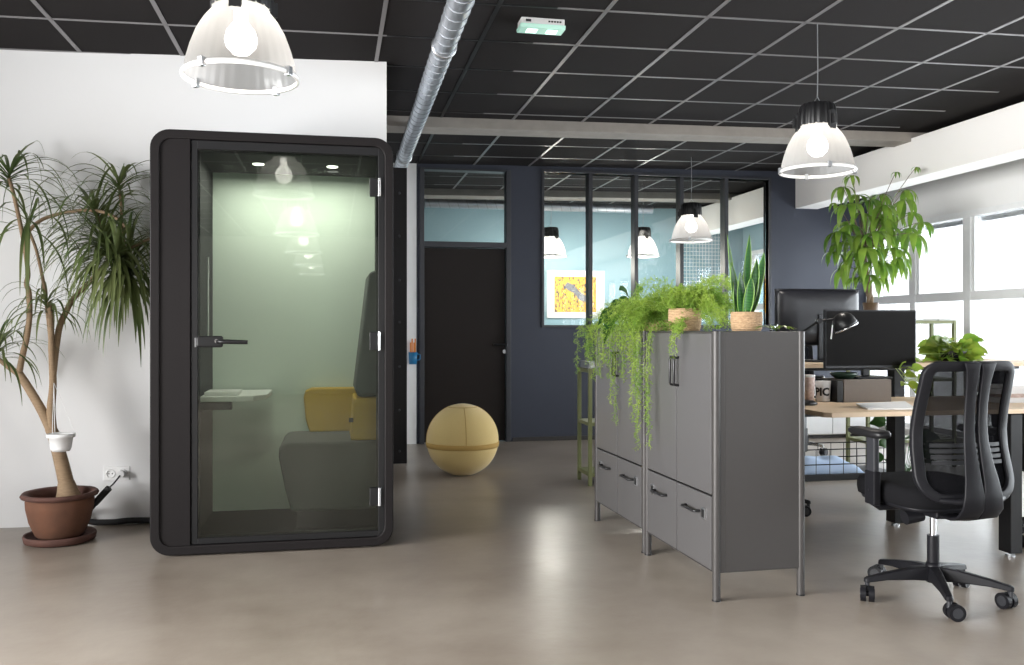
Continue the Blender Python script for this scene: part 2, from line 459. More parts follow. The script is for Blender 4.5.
# tiled ceiling with raised bars
cb = MB()
def cbox(x0, x1, y0, y1, d0, d1, mat):
    vs = [Vector((x, y, CZ(x) + d)) for x in (x0, x1) for y in (y0, y1) for d in (d0, d1)]
    cb.add(vs, [(0, 1, 3, 2), (4, 6, 7, 5), (0, 4, 5, 1), (2, 3, 7, 6), (0, 2, 6, 4), (1, 5, 7, 3)], mat, False)
cbox(XL - .3, XW + .6, YB - .3, YT + .3, 0, .15, 0)
x = 1.478 - 10 * .6
bars_x = [1.478 + .6 * i for i in range(-10, 7)]
for x in bars_x:
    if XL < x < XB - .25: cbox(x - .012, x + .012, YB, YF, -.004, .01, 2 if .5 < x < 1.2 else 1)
    if XL < x < XB - .25: cbox(x - .012, x + .012, YF + .12, YT, -.004, .01, 1)
for j in range(-21, 13):
    y = 5.276 + .6 * j
    if YB < y < YT and not (YF - .05 < y < YF + .15): 
        for xa, xb, m_ in ((XL, .315, 1), (.315, 1.2, 2), (1.2, XB - .25, 1)): cbox(xa, xb, y - .010, y + .010, -.004, .01, m_)  # middle stretch of the cross bars coloured black, where their sheen fades
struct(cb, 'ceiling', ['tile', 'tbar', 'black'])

# concrete beams crossing below the ceiling
def beam(name, y0, y1):
    b = MB(); vs = [Vector((x, y, CZ(x) + d)) for x in (XL, XB + .2) for y in (y0, y1) for d in (-.085, .05)]
    b.add(vs, [(0, 1, 3, 2), (4, 6, 7, 5), (0, 4, 5, 1), (2, 3, 7, 6), (0, 2, 6, 4), (1, 5, 7, 3)], 0, False)
    struct(b, name, 'beam', bevel=.006)
beam('trim_1', 7.26, 7.52)
beam('trim_2', 11.0, 11.3)

# white block wall on the left, behind booth and dragon tree
bl = MB()
p0 = Vector((XL - .3, 5.885)); p1 = Vector((.345, 5.745))
bl.prism([(XL - .3, 6.02), (.345, 5.80), (.345, YF), (XL - .3, YF)], 'z', 0, 3.2)
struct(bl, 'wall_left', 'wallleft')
SW = (-5.6, 3.7, .45, 2.65)
ws_ = MB(); ws_.box(XL - .3, XL, YB, SW[0], 0, 3.2); ws_.box(XL - .3, XL, SW[1], 6.1, 0, 3.2); ws_.box(XL - .3, XL, SW[0], SW[1], 0, SW[2]); ws_.box(XL - .3, XL, SW[0], SW[1], SW[3], 3.2)
struct(ws_, 'wall_side', 'wall')

# wall behind the camera with two tall window openings
wb = MB()
def wall_with_holes(mb, x0, x1, z0, z1, y0, y1, holes):
    """boxes around rectangular holes (x0,x1,z0,z1) sorted by x, same y range"""
    cur = x0
    for hx0, hx1, hz0, hz1 in holes:
        if hx0 > cur: mb.box(cur, hx0, y0, y1, z0, z1)
        if hz0 > z0: mb.box(hx0, hx1, y0, y1, z0, hz0)
        if hz1 < z1: mb.box(hx0, hx1, y0, y1, hz1, z1)
        cur = hx1
    if cur < x1: mb.box(cur, x1, y0, y1, z0, z1)
BACKWIN = [(1.9, 5.6, .5, 2.6)]
wall_with_holes(wb, XL - .3, XW + .6, 0, 3.2, YB - .2, YB, BACKWIN)
struct(wb, 'wall_rear', 'rear')

# far wall: short white length, then dark blue with door, transom and internal glazing
def fx(px): return PY(px, CY, YF).x
def fz(px, py): return PY(px, py, YF).z
xd0, xd1 = fx(416.5), fx(512.5)
zt0, zt1 = fz(466, 242), fz(466, 169)
zd = fz(466, 247.5)
xg = [fx(v) for v in (544, 590.5, 636.2, 681.6, 726.3, 768.5)]
zg0, zg1 = fz(600, 325), fz(655, 176)
struct(MB().box(.345, xd0, YF, YF + .12, 0, 3.2), 'wall_end', 'wall')
fw = MB()
wall_with_holes(fw, xd0, XW + .2, 0, 3.2, YF, YF + .12, [(xd0 + .03, xd1 - .02, 0, zt1), (xg[0], xg[5], zg0, zg1)])
struct(fw, 'wall_far', 'dark')
struct(MB().box(xd1, XW, YF - .012, YF, 0, .045), 'baseboard_far', 'cab')

# door with frame and glazed transom
dr = tag(bpy.data.objects.new('door_1', None), kind='structure'); col.objects.link(dr); dr.location = ((xd0 + xd1) / 2, YF, 0)
WM[dr.name] = Matrix.Translation(dr.location)
o_ = MB(); a0, a1 = xd0 + .03, xd1 - .02
o_.box(a0, a0 + .05, YF - .02, YF + .12, 0, zt1); o_.box(a1 - .05, a1, YF - .02, YF + .12, 0, zt1)
o_.box(a0 + .05, a1 - .05, YF - .02, YF + .12, zd, zt0 - .0); o_.box(a0 + .05, a1 - .05, YF - .02, YF + .12, zt1 - .02, zt1)
o_.build('door_frame', 'trimdark', dr, bevel=.003)
MB().box(a0 + .055, a1 - .055, YF + .03, YF + .075, .008, zd - .005).build('door_leaf', 'door', dr, bevel=.002)
MB().box(a0 + .05, a1 - .05, YF + .05, YF + .058, zt0, zt1 - .02).build('transom_glass', 'clearglass', dr)
hx, hz = PY(505, 344, YF).x, PY(500, 344.5, YF).z
hd = MB(); hd.cyl((hx, YF + .035, hz), (hx, YF - .03, hz), .011); hd.tube([(hx, YF - .03, hz), (hx - .03, YF - .035, hz), (hx - .13, YF - .035, hz)], .011)
hd.build('door_handle', 'blackm', dr)
lk = MB(); lk.cyl((hx, YF + .032, hz - .075), (hx, YF + .018, hz - .075), .022); lk.build('lock_rosette', 'steel', dr)

# internal glazing
wg = tag(bpy.data.objects.new('window_1', None), kind='structure'); col.objects.link(wg); wg.location = ((xg[0] + xg[5]) / 2, YF, zg0)
WM[wg.name] = Matrix.Translation(wg.location)
fr = MB()
fr.box(xg[0], xg[5], YF - .015, YF + .125, zg0 - .03, zg0); fr.box(xg[0], xg[5], YF - .015, YF + .125, zg1, zg1 + .03)
fr.box(xg[0] - .03, xg[0], YF - .015, YF + .125, zg0 - .03, zg1 + .03); fr.box(xg[5], xg[5] + .03, YF - .015, YF + .125, zg0 - .03, zg1 + .03)
fr.build('window_frame', 'trimdark', wg, bevel=.003)
for x in xg[1:5]:
    MB().box(x - .021, x + .021, YF - .012, YF + .12, zg0, zg1).build('mullion', 'trimdark', wg, bevel=.002)
for i in range(5):
    MB().box(xg[i] + .012, xg[i + 1] - .012, YF + .05, YF + .058, zg0, zg1).build('glass_pane', 'clearglass', wg)

# teal room beyond
struct(MB().box(XL - .3, XW + .6, YT, YT + .2, 0, 3.2), 'wall_back', 'teal')
struct(MB().box(XL - .3, XL, YF, YT, 0, 3.2), 'wall_west', 'teal')

# long white soffit along the windows (it runs on through the teal room)
zs0 = PY(796, 208.5, YF).z
zs1 = 2.965
sf = MB(); sf.box(XB, XB + .28, YB, YT, zs0, zs1); struct(sf, 'trim_3', 'bulk', bevel=.004)

# window wall
ym = [PX(912.6, 329, XW).y, PX(967, 329, XW).y]
pitch = ym[0] - ym[1]
zw1 = PX(968.8, 217, XW).z
zw0 = .14
zb = PX(985, 295, XW).z
y_top = ym[0] + pitch - .02
ww = MB()
ny = 17
y_low = y_top - ny * pitch
ww.box(XW, XW + .25, YB, YF + .0, zw1 + .06, 3.2); ww.box(XW, XW + .25, YB, YF, 0, zw0)
ww.box(XW, XW + .25, y_top, YF, zw0, zw1 + .06); ww.box(XW, XW + .25, YB, y_low, zw0, zw1 + .06)
struct(ww, 'wall_right', 'wall')
ww = MB(); ww.box(XW, XW + .25, YF + .12, YT, zw1 + .06, 3.2); ww.box(XW, XW + .25, YF + .12, YT, 0, zw0)
ww.box(XW, XW + .25, YF + .12, YF + .3, zw0, zw1 + .06); ww.box(XW, XW + .25, YT - .3, YT, zw0, zw1 + .06)
struct(ww, 'wall_teal', 'teal')
def strip_window(name, y0, y1, n):
    w = tag(bpy.data.objects.new(name, None), kind='structure'); col.objects.link(w); w.location = (XW, (y0 + y1) / 2, zw0)
    WM[w.name] = Matrix.Translation(w.location)
    f = MB(); p = (y1 - y0) / n
    f.box(XW - .02, XW + .07, y0, y1, zw1, zw1 + .06); f.box(XW - .02, XW + .07, y0, y1, zw0, zw0 + .05)
    f.box(XW - .015, XW + .07, y0, y1, zb - .045, zb + .045)
    for i in range(n + 1):
        y = y0 + i * p
        f.box(XW - .02, XW + .07, y - .045, y + .045, zw0 + .05, zw1)
    for i in range(n):
        f.box(XW + .0, XW + .055, y0 + i * p + .045, y0 + i * p + .085, zb + .045, zw1)
        f.box(XW + .0, XW + .055, y0 + (i + 1) * p - .085, y0 + (i + 1) * p - .045, zb + .045, zw1)
    f.build('window_frame', 'wframe', w, bevel=.003)
    MB().box(XW + .03, XW + .036, y0, y1, zw0 + .05, zw1).build('glass_pane', 'windowglass', w)
    b = MB()
    for i in range(n): b.box(XW + .075, XW + .10, y0 + i * p + .05, y0 + (i + 1) * p - .05, zw1 - .05, zw1)
    b.build('rolled_blind', 'wframe', w)
    MB().box(XW - .10, XW + .0, y0, y1, zw0 - .03, zw0).build('window_sill', 'white', w, bevel=.004)
strip_window('window_2', y_low, y_top, ny)
strip_window('window_3', YF + .3, YT - .3, 3)

# ================================================================== PENDANT LAMPS
def make_pendant(zr, zc_):
    """bell pendant whose rim hangs at height zr; cord runs up to zc_"""
    t = thing('pendant_lamp', 'x', 'lamp', (0, 0, 0))
    prof = [(r_ * .96, z_ * .96) for r_, z_ in ((.219, 0), (.2165, .012), (.212, .02), (.205, .06), (.190, .115), (.168, .175), (.142, .22), (.118, .25), (.108, .262), (.109, .278))]
    inner = [(r - .004, z) for r, z in reversed(prof)]
    s = MB(); s.lathe([(r, z + zr) for r, z in prof], 128, ripple=lambda j: .006 if j % 4 < 2 else -.004)
    s.build('lamp_shade', 'shade', t, local=True)
    s = MB(); s.lathe([(.204, zr - .004), (.214, zr - .006), (.217, zr + .004), (.212, zr + .014), (.205, zr + .010), (.204, zr - .004)], 64)
    s.build('shade_rim', 'rim', t, local=True)
    for k in range(4):
        a = R(45 + 90 * k + 12); X = Matrix.Rotation(a, 4, 'Z')
        c_ = MB(); c_.box(.203, .225, -.011, .011, zr - .012, zr + .022, X=X); c_.build('rim_clip', 'steel', t, local=True, bevel=.002)
    b = MB(); b.lathe([(.001, zr + .085), (.03, zr + .092), (.054, zr + .118), (.060, zr + .145), (.052, zr + .178), (.034, zr + .20), (.024, zr + .215), (.024, zr + .265), (.001, zr + .265)], 24)
    b.build('bulb', 'bulb', t, local=True)
    h = MB()
    h.lathe([(.085, zr + .258), (.107, zr + .262), (.104, zr + .33), (.098, zr + .375), (.085, zr + .39), (.03, zr + .397), (.001, zr + .397)], 96, ripple=lambda j: .03 if j % 6 < 3 else -.02)
    for k in range(3):
        X = Matrix.Rotation(R(-95 + 120 * k), 4, 'Z'); h.box(.100, .122, -.022, .022, zr + .225, zr + .335, X=X)
        h.box(.118, .140, -.012, .012, zr + .255, zr + .31, X=X)
    h.build('lamp_housing', 'black', t, local=True, bevel=.002)
    c_ = MB(); c_.tube([(-.035, 0, zr + .394), (0, 0, zr + .435), (.035, 0, zr + .394)], .0025, 6)
    c_.tube([(0, 0, zr + .43), (.004, 0, zr + .6), (0, 0, zc_ + .01)], .0035, 6);
    c_.build('suspension_cord', 'steel', t, local=True)
    return t
P_ROW = 'pendant lamps in the row towards the camera side'
def lamp_at(px, py_rim, zc):
    p = W(px, py_rim, zc); return p
lamps = []
ZR = 2.125
proto = make_pendant(ZR, 3.01)
spots = [((lamp_at(241, 85, 3.34).x, lamp_at(241, 85, 3.34).y), 'large bell pendant lamp hanging in front of the black glass booth', None),
         ((lamp_at(817.4, 170, 5.15).x, lamp_at(817.4, 170, 5.15).y), 'bell pendant lamp hanging above the desks beside the white soffit', None),
         ((lamp_at(691.3, 240, 9.2).x, lamp_at(691.3, 240, 9.2).y), 'bell pendant lamp hanging in front of the glazed partition above the fern', None),
         ((lamp_at(551, 240, 12.0).x, lamp_at(551, 240, 12.0).y), 'pendant lamp behind the partition glass, above the yellow print', None),
         ((lamp_at(643, 240, 12.0).x, lamp_at(643, 240, 12.0).y), 'pendant lamp behind the partition glass, above the trailing fern', None)]
for y in (1.1, -1.0, -3.1, -5.3):
    spots.append(((-.34, y), 'bell pendant lamp in the row mirrored small in the booth glass', 'pendants mirrored in the booth glass'))
LAMPS = []
for i, (xy, lab, grp) in enumerate(spots):
    o = proto if i == 0 else copy_tree(proto)
    o.location = (xy[0], xy[1], .03 if i == 0 else .07 if xy[1] > 10 else 0); o['label'] = lab
    o.rotation_euler.z = [0, .35, .1, .6, .2, .3, .5, .1, .4][i]
    if grp: o['group'] = grp
    LAMPS.append(o)

# ================================================================== CEILING SERVICES
def duct(name, label, pts, r):
    m = MB(); a, b = Vector(pts[0]), Vector(pts[1]); L = (b - a).length; d = (b - a) / L
    n = 28; u = d.orthogonal().normalized(); w = d.cross(u)
    m.tube([a, b], r, n)
    o = m.build(name, 'zinc', origin=a)
    turns = int(L / .13); h = MB(); pp = []
    for i in range(turns * 16 + 1):
        t = i / 16; ang = 2 * PI * t
        pp.append(a + d * (t * .13) + (u * math.cos(ang) + w * math.sin(ang)) * (r + .001))
    h.tube(pp, .0028, 5); h.build('spiral_seam', 'seam', o)
    return tag(o, label, 'duct')
d1 = duct('ventilation_duct', 'galvanised spiral duct running under the black ceiling past the booth', [(.577, .6, 2.815), (.665, 9.3, 2.815)], .063)
for y in (8.25, 5.0):
    cl = MB(); cl.tube([(.577 + .0101 * (y - .6) + .067 * math.cos(a), y, 2.815 + .067 * math.sin(a)) for a in [2 * PI * i / 24 for i in range(24)]], .008, 6, closed=True)
    cl.build('duct_clamp', 'steel', d1)
tzd = PY(560, 207, 11.9).z
duct('ventilation_duct', 'thin silver duct crossing high behind the glazed partition', [(PY(425, 207, 11.9).x, 11.9, tzd), (PY(652, 210, 11.9).x, 11.9, tzd)], .06)

pe = PZ(541, 27, CZ(.95) - .03)
ez = CZ(pe.x)
ex = thing('emergency_light', 'white and green emergency exit light fixed under the black ceiling', 'exit light', (pe.x, pe.y, ez))
MB().box(pe.x - .125, pe.x + .125, pe.y - .055, pe.y + .055, ez - .035, ez).build('housing', 'whitep', ex, bevel=.004)
ln = MB(); ln.prism([(pe.y - .060, ez - .036), (pe.y + .06, ez - .036), (pe.y + .052, ez - .058), (pe.y - .052, ez - .058)], 'x', pe.x - .13, pe.x + .13); ln.build('green_lens', 'exitlens', ex, bevel=.003)
for dx in (-.055, .06):
    l_ = MB(); l_.box(pe.x + dx - .030, pe.x + dx + .030, pe.y - .03, pe.y + .03, ez - .0605, ez - .0575); l_.build('lamp_strip', 'led', ex, bevel=.001)
mk = MB(); mk.box(pe.x - .10, pe.x - .07, pe.y - .0565, pe.y - .054, ez - .026, ez - .012); mk.build('printed_mark', 'ink', ex)
mk = MB()
for k in range(5): mk.box(pe.x + .03 + k * .016, pe.x + .041 + k * .016, pe.y - .0565, pe.y - .054, ez - .023, ez - .014)
mk.build('printed_lettering', 'ink', ex)

for (px, py, Y, lab) in ((597, 174, 10.2, 'round white ceiling light behind the upper partition glass'), (571.5, 194, 11.6, 'small round spot light on the ceiling beyond the partition')):
    q = PY(px, py, Y); z = CZ(q.x); r = .11 if Y < 11 else .06
    t = thing('ceiling_light', lab, 'ceiling light', (q.x, q.y, z))
    a = MB(); a.lathe([(r, z), (r, z - .035), (r * .9, z - .045), (r * .86, z - .04)], 24); a.build('light_ring', 'whitep', t)
    a = MB(); a.lathe([(r * .86, z - .04), (r * .5, z - .05), (.001, z - .052)], 24); a.build('diffuser', 'downlight', t)

# ================================================================== PHONE BOOTH
bx0, bx1, bz0, bz1, by0, by1 = -.943, .332, .010, 2.268, 4.95, 5.715
bo = thing('phone_booth', 'tall anthracite office booth with rounded corners and a glass door', 'booth', ((bx0 + bx1) / 2, by0, 0))
outer = rrect(bx0, bx1, bz0, bz1, .10, 8); inner = rrect(bx0 + .048, bx1 - .048, bz0 + .048, bz1 - .048, .06, 8)
MB().ring(outer, inner, 'y', by0, by1).build('outer_shell', 'booth', bo, bevel=.006)
gx0, gx1, gz0, gz1 = -.706, .250, .092, 2.172
pl = MB()
pl.box(bx0 + .046, gx0 - .036, by0 + .012, by0 + .10, bz0 + .046, bz1 - .046); pl.build('front_panel', 'booth', bo, bevel=.003)
df = MB(); q = .030
dz0, dz1 = bz0 + .05, bz1 - .05
df.box(gx0 - q, gx0, by0 + .02, by0 + .07, dz0, dz1); df.box(gx1, bx1 - .046, by0 + .02, by0 + .07, dz0, dz1)
df.box(gx0, gx1, by0 + .02, by0 + .07, dz0, gz0); df.box(gx0, gx1, by0 + .02, by0 + .07, gz1, dz1)
dj = df.build('door_jamb', 'black', bo, bevel=.002)
gd = MB().box(gx0 + .002, gx1 - .002, by0 + .022, by0 + .032, gz0 + .002, gz1 - .002).build('glass_door', 'boothglass', bo)
gb = MB(); e = .012
for (x0, x1, z0, z1) in ((gx0, gx0 + e, gz0, gz1), (gx1 - e, gx1, gz0, gz1), (gx0, gx1, gz0, gz0 + e), (gx0, gx1, gz1 - e, gz1)):
    gb.box(x0, x1, by0 + .033, by0 + .036, z0, z1)
gb.build('glass_border', 'black', gd)
for py in (186, 341, 498):
    z = H + (CY - py) / F * 4.87
    h = MB(); h.box(gx1 - .048, gx1 + .012, by0 + .010, by0 + .042, z - .05, z + .05); h2 = h.build('hinge', 'black', bo, bevel=.003)
    MB().cyl((gx1 + .006, by0 + .006, z - .05), (gx1 + .006, by0 + .006, z + .05), .009).build('hinge_pin', 'chrome', h2)
z = H + (CY - 341.5) / F * 4.75
hn = MB(); hn.box(gx0 - .008, gx0 + .13, by0 + .008, by0 + .045, z - .032, z + .030); ho = hn.build('lock_case', 'black', bo, bevel=.012, seg=3)
lv = MB(); lv.tube([(gx0 + .11, by0 + .01, z), (gx0 + .11, by0 - .025, z), (gx0 + .14, by0 - .03, z), (gx0 + .262, by0 - .03, z - .004)], [.012, .012, .0125, .011], 10); lv.build('lever', 'blackm', ho)
MB().cyl((gx0 + .10, by0 + .01, z + .002), (gx0 + .10, by0 + .002, z + .002), .012).build('key_cylinder', 'chrome', ho)
MB().box(gx0 - .014, gx0 - .006, by0 + .012, by0 + .04, z - .03, z + .02).build('strike_plate', 'steel', ho)
# inside
ix0, ix1, iz0, iz1, iyb = -.715, .262, .098, 2.165, 5.655
MB().box(bx0 + .047, bx1 - .047, iyb, by1 - .01, bz0 + .047, bz1 - .047).build('back_lining', 'felt', bo)
sd = MB(); sd.box(bx0 + .047, ix0, by0 + .10, iyb, bz0 + .047, bz1 - .047); sd.build('side_lining', 'darkfelt', bo)
sd = MB(); sd.box(ix1, bx1 - .047, by0 + .075, iyb, bz0 + .047, bz1 - .047); sd.build('side_lining', 'darkfelt', bo)
MB().box(ix0, ix1, by0 + .075, iyb, bz0 + .047, iz0).build('booth_carpet', 'darkfelt', bo)
MB().box(ix0, ix1, by0 + .075, iyb, iz1, bz1 - .047).build('inner_ceiling', 'darkfelt', bo)
for x in (-.42, .0):
    a = MB(); a.lathe([(.001, iz1 - .004), (.03, iz1 - .004), (.034, iz1)], 16, (x, 5.32, 0)); a.build('spot_light', 'boothled', bo)
# bench: side profile seen through the glass
def P_(px, py, Y): p = PY(px, py, Y); return (p.x, p.z)
ys0, ys1 = 5.06, iyb
seat_prof = [P_(291, 512, ys0), P_(285, 490, ys0), P_(278.5, 458, ys0), P_(279, 449, ys0), P_(283, 444.5, ys0), P_(288, 443, ys0), (ix1 - .002, P_(300, 443, ys0)[1]), (ix1 - .002, P_(300, 512, ys0)[1])]
MB().prism(seat_prof, 'y', ys0, ys1, smooth=False).build('bench_seat', 'seatgrey', bo, bevel=.02, seg=3)
MB().box(P_(291, 512, ys0)[0] + .03, ix1 - .002, ys0 + .03, ys1, iz0, P_(300, 512, ys0)[1]).build('bench_plinth', 'darkfelt', bo)
zseat = P_(300, 443, ys0)[1]
yp = MB(); a = P_(350.5, 443, ys0 + .05); b = P_(354, 398, ys0 + .05)
yp.prism([(a[0], zseat), (b[0], b[1]), (ix1 - .002, b[1]), (ix1 - .002, zseat)], 'y', ys0 + .05, ys1 - .15)
yp.build('lumbar_pad', 'yellow', bo, bevel=.012, seg=3)
tg = P_(351, 420, ys0 + .05); MB().box(tg[0] - .012, tg[0] + .012, ys0 + .035, ys0 + .05, tg[1] - .012, tg[1] + .012).build('pull_tag', 'ink', bo)
bp = MB(); w0 = P_(303.5, 388, ys1 - .07); w1 = P_(354, 430, ys1 - .07)
bp.prism([(w0[0] + .035, zseat), (w0[0] + .012, zseat + .08), (w0[0], w0[1] - .06), (w0[0] + .012, w0[1] - .016), (w0[0] + .05, w0[1]), (ix1 - .002, w0[1]), (ix1 - .002, zseat)], 'y', ys1 - .07, ys1 - .003)
bp.build('corner_pad', 'yellow', bo, bevel=.012, seg=3)
bt = MB(); t0 = P_(367, 290, ys0 + .06); t1 = P_(355, 390, ys0 + .06); t2 = P_(358, 397, ys0 + .06)
bt.prism([(t2[0], t2[1]), (t1[0], t1[1]), (t0[0], t0[1]), (t0[0] + .012, t0[1] + .10), (ix1 - .002, t0[1] + .12), (ix1 - .002, t2[1])], 'y', ys0 + .06, ys1 - .03)
bt.build('backrest', 'seatgrey', bo, bevel=.015, seg=3)
# little table
zt = PY(230, 396, 5.12).z
tx1 = P_(268, 390, 5.25)[0]
tb = MB(); pts = [(ix0, 5.10), (tx1 - .16, 5.10), (tx1 - .07, 5.13), (tx1 - .01, 5.22), (tx1, 5.32), (tx1, 5.63), (ix0, 5.63)]
tb.prism(pts, 'z', zt - .032, zt); tb.build('booth_table', 'white', bo, bevel=.006)
MB().box(ix0, ix0 + .17, 5.10, 5.14, zt - .075, zt - .032).build('table_bracket', 'chairgrey', bo, bevel=.003)
MB().box(ix0 + .02, ix0 + .20, 5.14, 5.36, zt, zt + .022).build('wall_socket_box', 'white', bo, bevel=.004)
MB().tube([(ix0 + .02, 5.30, 1.17), (ix0 + .02, 5.30, 1.62)], .005, 8).build('thin_rod', 'whitep', bo)  # thin pale upright rod close to the inner side

# tall studded black panel behind the booth
pr = PZ(407, 463.5, 0)
sp = thing('room_divider', 'tall narrow black panel with a column of studs behind the booth', 'panel', (pr.x - .16, pr.y, 0))
MB().box(pr.x - .30, pr.x, pr.y, pr.y + .08, 0, 2.66).build('panel_board', 'booth', sp, bevel=.004)
for py in (193, 236, 280, 322, 366.5, 410, 451):
    q = PY(399.5, py, pr.y)
    s = MB(); s.lathe([(.001, .0), (.006, .001), (.010, .004), (.011, .008)], 12, (q.x, pr.y - .008, q.z), X=Matrix.Rotation(R(-90), 4, 'X')); s.build('stud', 'chairgrey', sp)

# pencil cup on the white end wall
q0 = PY(412.5, 355, YF)
pc = thing('pencil_cup', 'blue wall-mounted cup with orange cards beside the dark door', 'cup', (q0.x, YF, PY(412, 364, YF).z))
zc0, zc1 = PY(412, 364, YF).z, PY(412, 352, YF).z
a = MB(); a.lathe([(.001, zc0), (.040, zc0), (.046, zc1), (.042, zc1), (.038, zc0 + .01)], 20, (q0.x, YF - .05, 0)); a.build('cup_body', 'blue', pc)
MB().tube([(q0.x + .045, YF - .05, zc1 - .02), (q0.x + .075, YF - .05, zc1 - .03), (q0.x + .075, YF - .05, zc1 - .07), (q0.x + .042, YF - .05, zc1 - .09)], .008, 8).build('cup_handle', 'blue', pc)
for k, dx in enumerate((-.025, -.008, .012, .025)):
    a = MB(); a.box(q0.x + dx - .007, q0.x + dx + .007, YF - .055 + k * .006, YF - .053 + k * .006 + .004, zc0 + .012, zc1 + .10 + .04 * (k % 2)); a.build('card', 'orange', pc)

# ================================================================== BALL SEAT
bc = PZ(462.5, 474, 0); zc = 7.38; c0 = W(462.5, 438.3, zc); rb = c0.z
bs = thing('ball_seat', 'mustard wool ball seat standing on the floor by the dark door', 'ball seat', (c0.x, c0.y, 0))
prof = []
for i in range(41):
    a = -PI / 2 + PI * i / 40
    zz = rb * math.sin(a); rr = rb * math.cos(a)
    if zz < -rb * .965: zz = -rb * .965
    prof.append((max(rr, .0005), rb + zz - .0))
prof = [(r, z - rb * .035 + (0 if r > .001 else 0)) for r, z in prof]
a = MB(); a.lathe(prof, 64, (c0.x, c0.y, 0)); a.build('ball_cover', 'ball', bs)
zb_ = c0.z - .035
band = MB(); band.lathe([(math.sqrt(max(rb ** 2 - (z_ - c0.z) ** 2, 0)) + e_, z_ - rb * .035) for z_, e_ in ((zb_ - .022, -.001), (zb_ - .021, .005), (zb_, .006), (zb_ + .021, .005), (zb_ + .022, -.001))], 64, (c0.x, c0.y, 0)); band.build('middle_band', 'ballband', bs)
va = math.atan2(-c0.y, -c0.x)
for da in (.10, .10 + PI / 2, .10 + PI, .10 - PI / 2):
    sm = MB(); sm.tube([(c0.x + (rb + .0005) * math.cos(t) * math.cos(va + da), c0.y + (rb + .0005) * math.cos(t) * math.sin(va + da), c0.z - rb * .035 + (rb + .0005) * math.sin(t)) for t in [R(-4) + R(70) * i / 16 for i in range(17)]], .003, 6); sm.build('seam', 'ballband', bs)
sm = MB(); sm.tube([(c0.x + rb * math.cos(R(66)) * math.cos(t), c0.y + rb * math.cos(R(66)) * math.sin(t), c0.z - rb * .035 + rb * math.sin(R(66))) for t in [2 * PI * i / 32 for i in range(32)]], .003, 6, closed=True); sm.build('top_seam', 'ballband', bs)

# ================================================================== STORAGE CABINETS
XC0, XC1 = 1.665, 2.115
ZCT = 1.198
def make_cabinet():
    """front faces -x; runs from y=0 to y=.835; base at the origin"""
    L, D = .862, XC1 - XC0
    t = thing('storage_cabinet', 'x', 'cabinet', (0, 0, 0))
    zb = .125
    b = MB(); b.box(.055, D - .008, .008, L - .008, zb, ZCT); b.box(.004, .055, .008, .030, zb, ZCT); b.box(.004, .055, L - .030, L - .008, zb, ZCT); b.box(.004, .055, .030, L - .030, ZCT - .007, ZCT); b.box(.004, .055, .030, L - .030, zb, zb + .005); b.build('body', 'cab', t, local=True, bevel=.002)
    MB().box(.046, .0545, .031, L - .031, zb + .006, ZCT - .008).build('gap_shade', 'black', t, local=True)  # black sheet added behind the doors so their gaps look shaded
    for (x, y) in ((.018, .018), (.018, L - .018), (D - .018, .018), (D - .018, L - .018)):
        l_ = MB(); l_.tube([(x, y, 0), (x, y, ZCT + .001)], .018, 16); l_.build('leg', 'cab', t, local=True)
        MB().cyl((x, y, 0), (x, y, .006), .020).build('foot_cap', 'black', bpy.data.objects[t.children[-1].name], local=True)
    zd0, zd1 = .468, ZCT - .008
    for k in range(2):
        y0 = .038 + k * (L - .076) / 2 + .004; y1 = y0 + (L - .076) / 2 - .008
        d = MB(); d.box(.004, .018, y0, y1, zd0, zd1); dd = d.build('door', 'cabdoor', t, local=True, bevel=.003)
        hy = y1 - .022 if k == 0 else y0 + .022
        h = MB(); h.tube([(.006, hy, .935), (-.016, hy, .938), (-.020, hy, .945), (-.020, hy, 1.062), (-.016, hy, 1.07), (.006, hy, 1.073)], .006, 8); h.build('door_handle', 'handle', dd, local=True)
        d = MB(); d.box(.004, .018, y0, y1, zb + .006, zd0 - .008); dw = d.build('drawer', 'cabdoor', t, local=True, bevel=.003)
        ym_ = (y0 + y1) / 2; zh = zd0 - .095
        h = MB(); h.tube([(.006, ym_ - .075, zh), (-.020, ym_ - .073, zh), (-.025, ym_ - .065, zh), (-.025, ym_ + .065, zh), (-.020, ym_ + .073, zh), (.006, ym_ + .075, zh)], .0065, 8); h.build('drawer_handle', 'handle', dw, local=True)
        ly = ym_ + (.115 if k == 1 else -.115)
        q_ = MB(); q_.box(-.001, .006, ly - .020, ly + .020, zh - .028, zh + .022); q_.build('label_holder', 'steel', dw, local=True, bevel=.003)
        q_ = MB(); q_.box(-.002, .004, ly - .013, ly + .013, zh - .021, zh + .015); q_.build('label_card', 'handle', dw, local=True)
    return t
cab1 = make_cabinet()
cab2 = copy_tree(cab1)
for c_, y, lab in ((cab1, 3.665, 'grey metal cabinet of the pair with its blank side facing the desk chair'), (cab2, 4.535, 'grey metal cabinet of the pair beside the olive shelf, under the trailing fern')):
    c_.location = (XC0 - .008 - .0196 * (y - 3.665), y, 0); c_.rotation_euler.z = R(1.1); c_['label'] = lab; c_['group'] = 'grey metal storage cabinets'

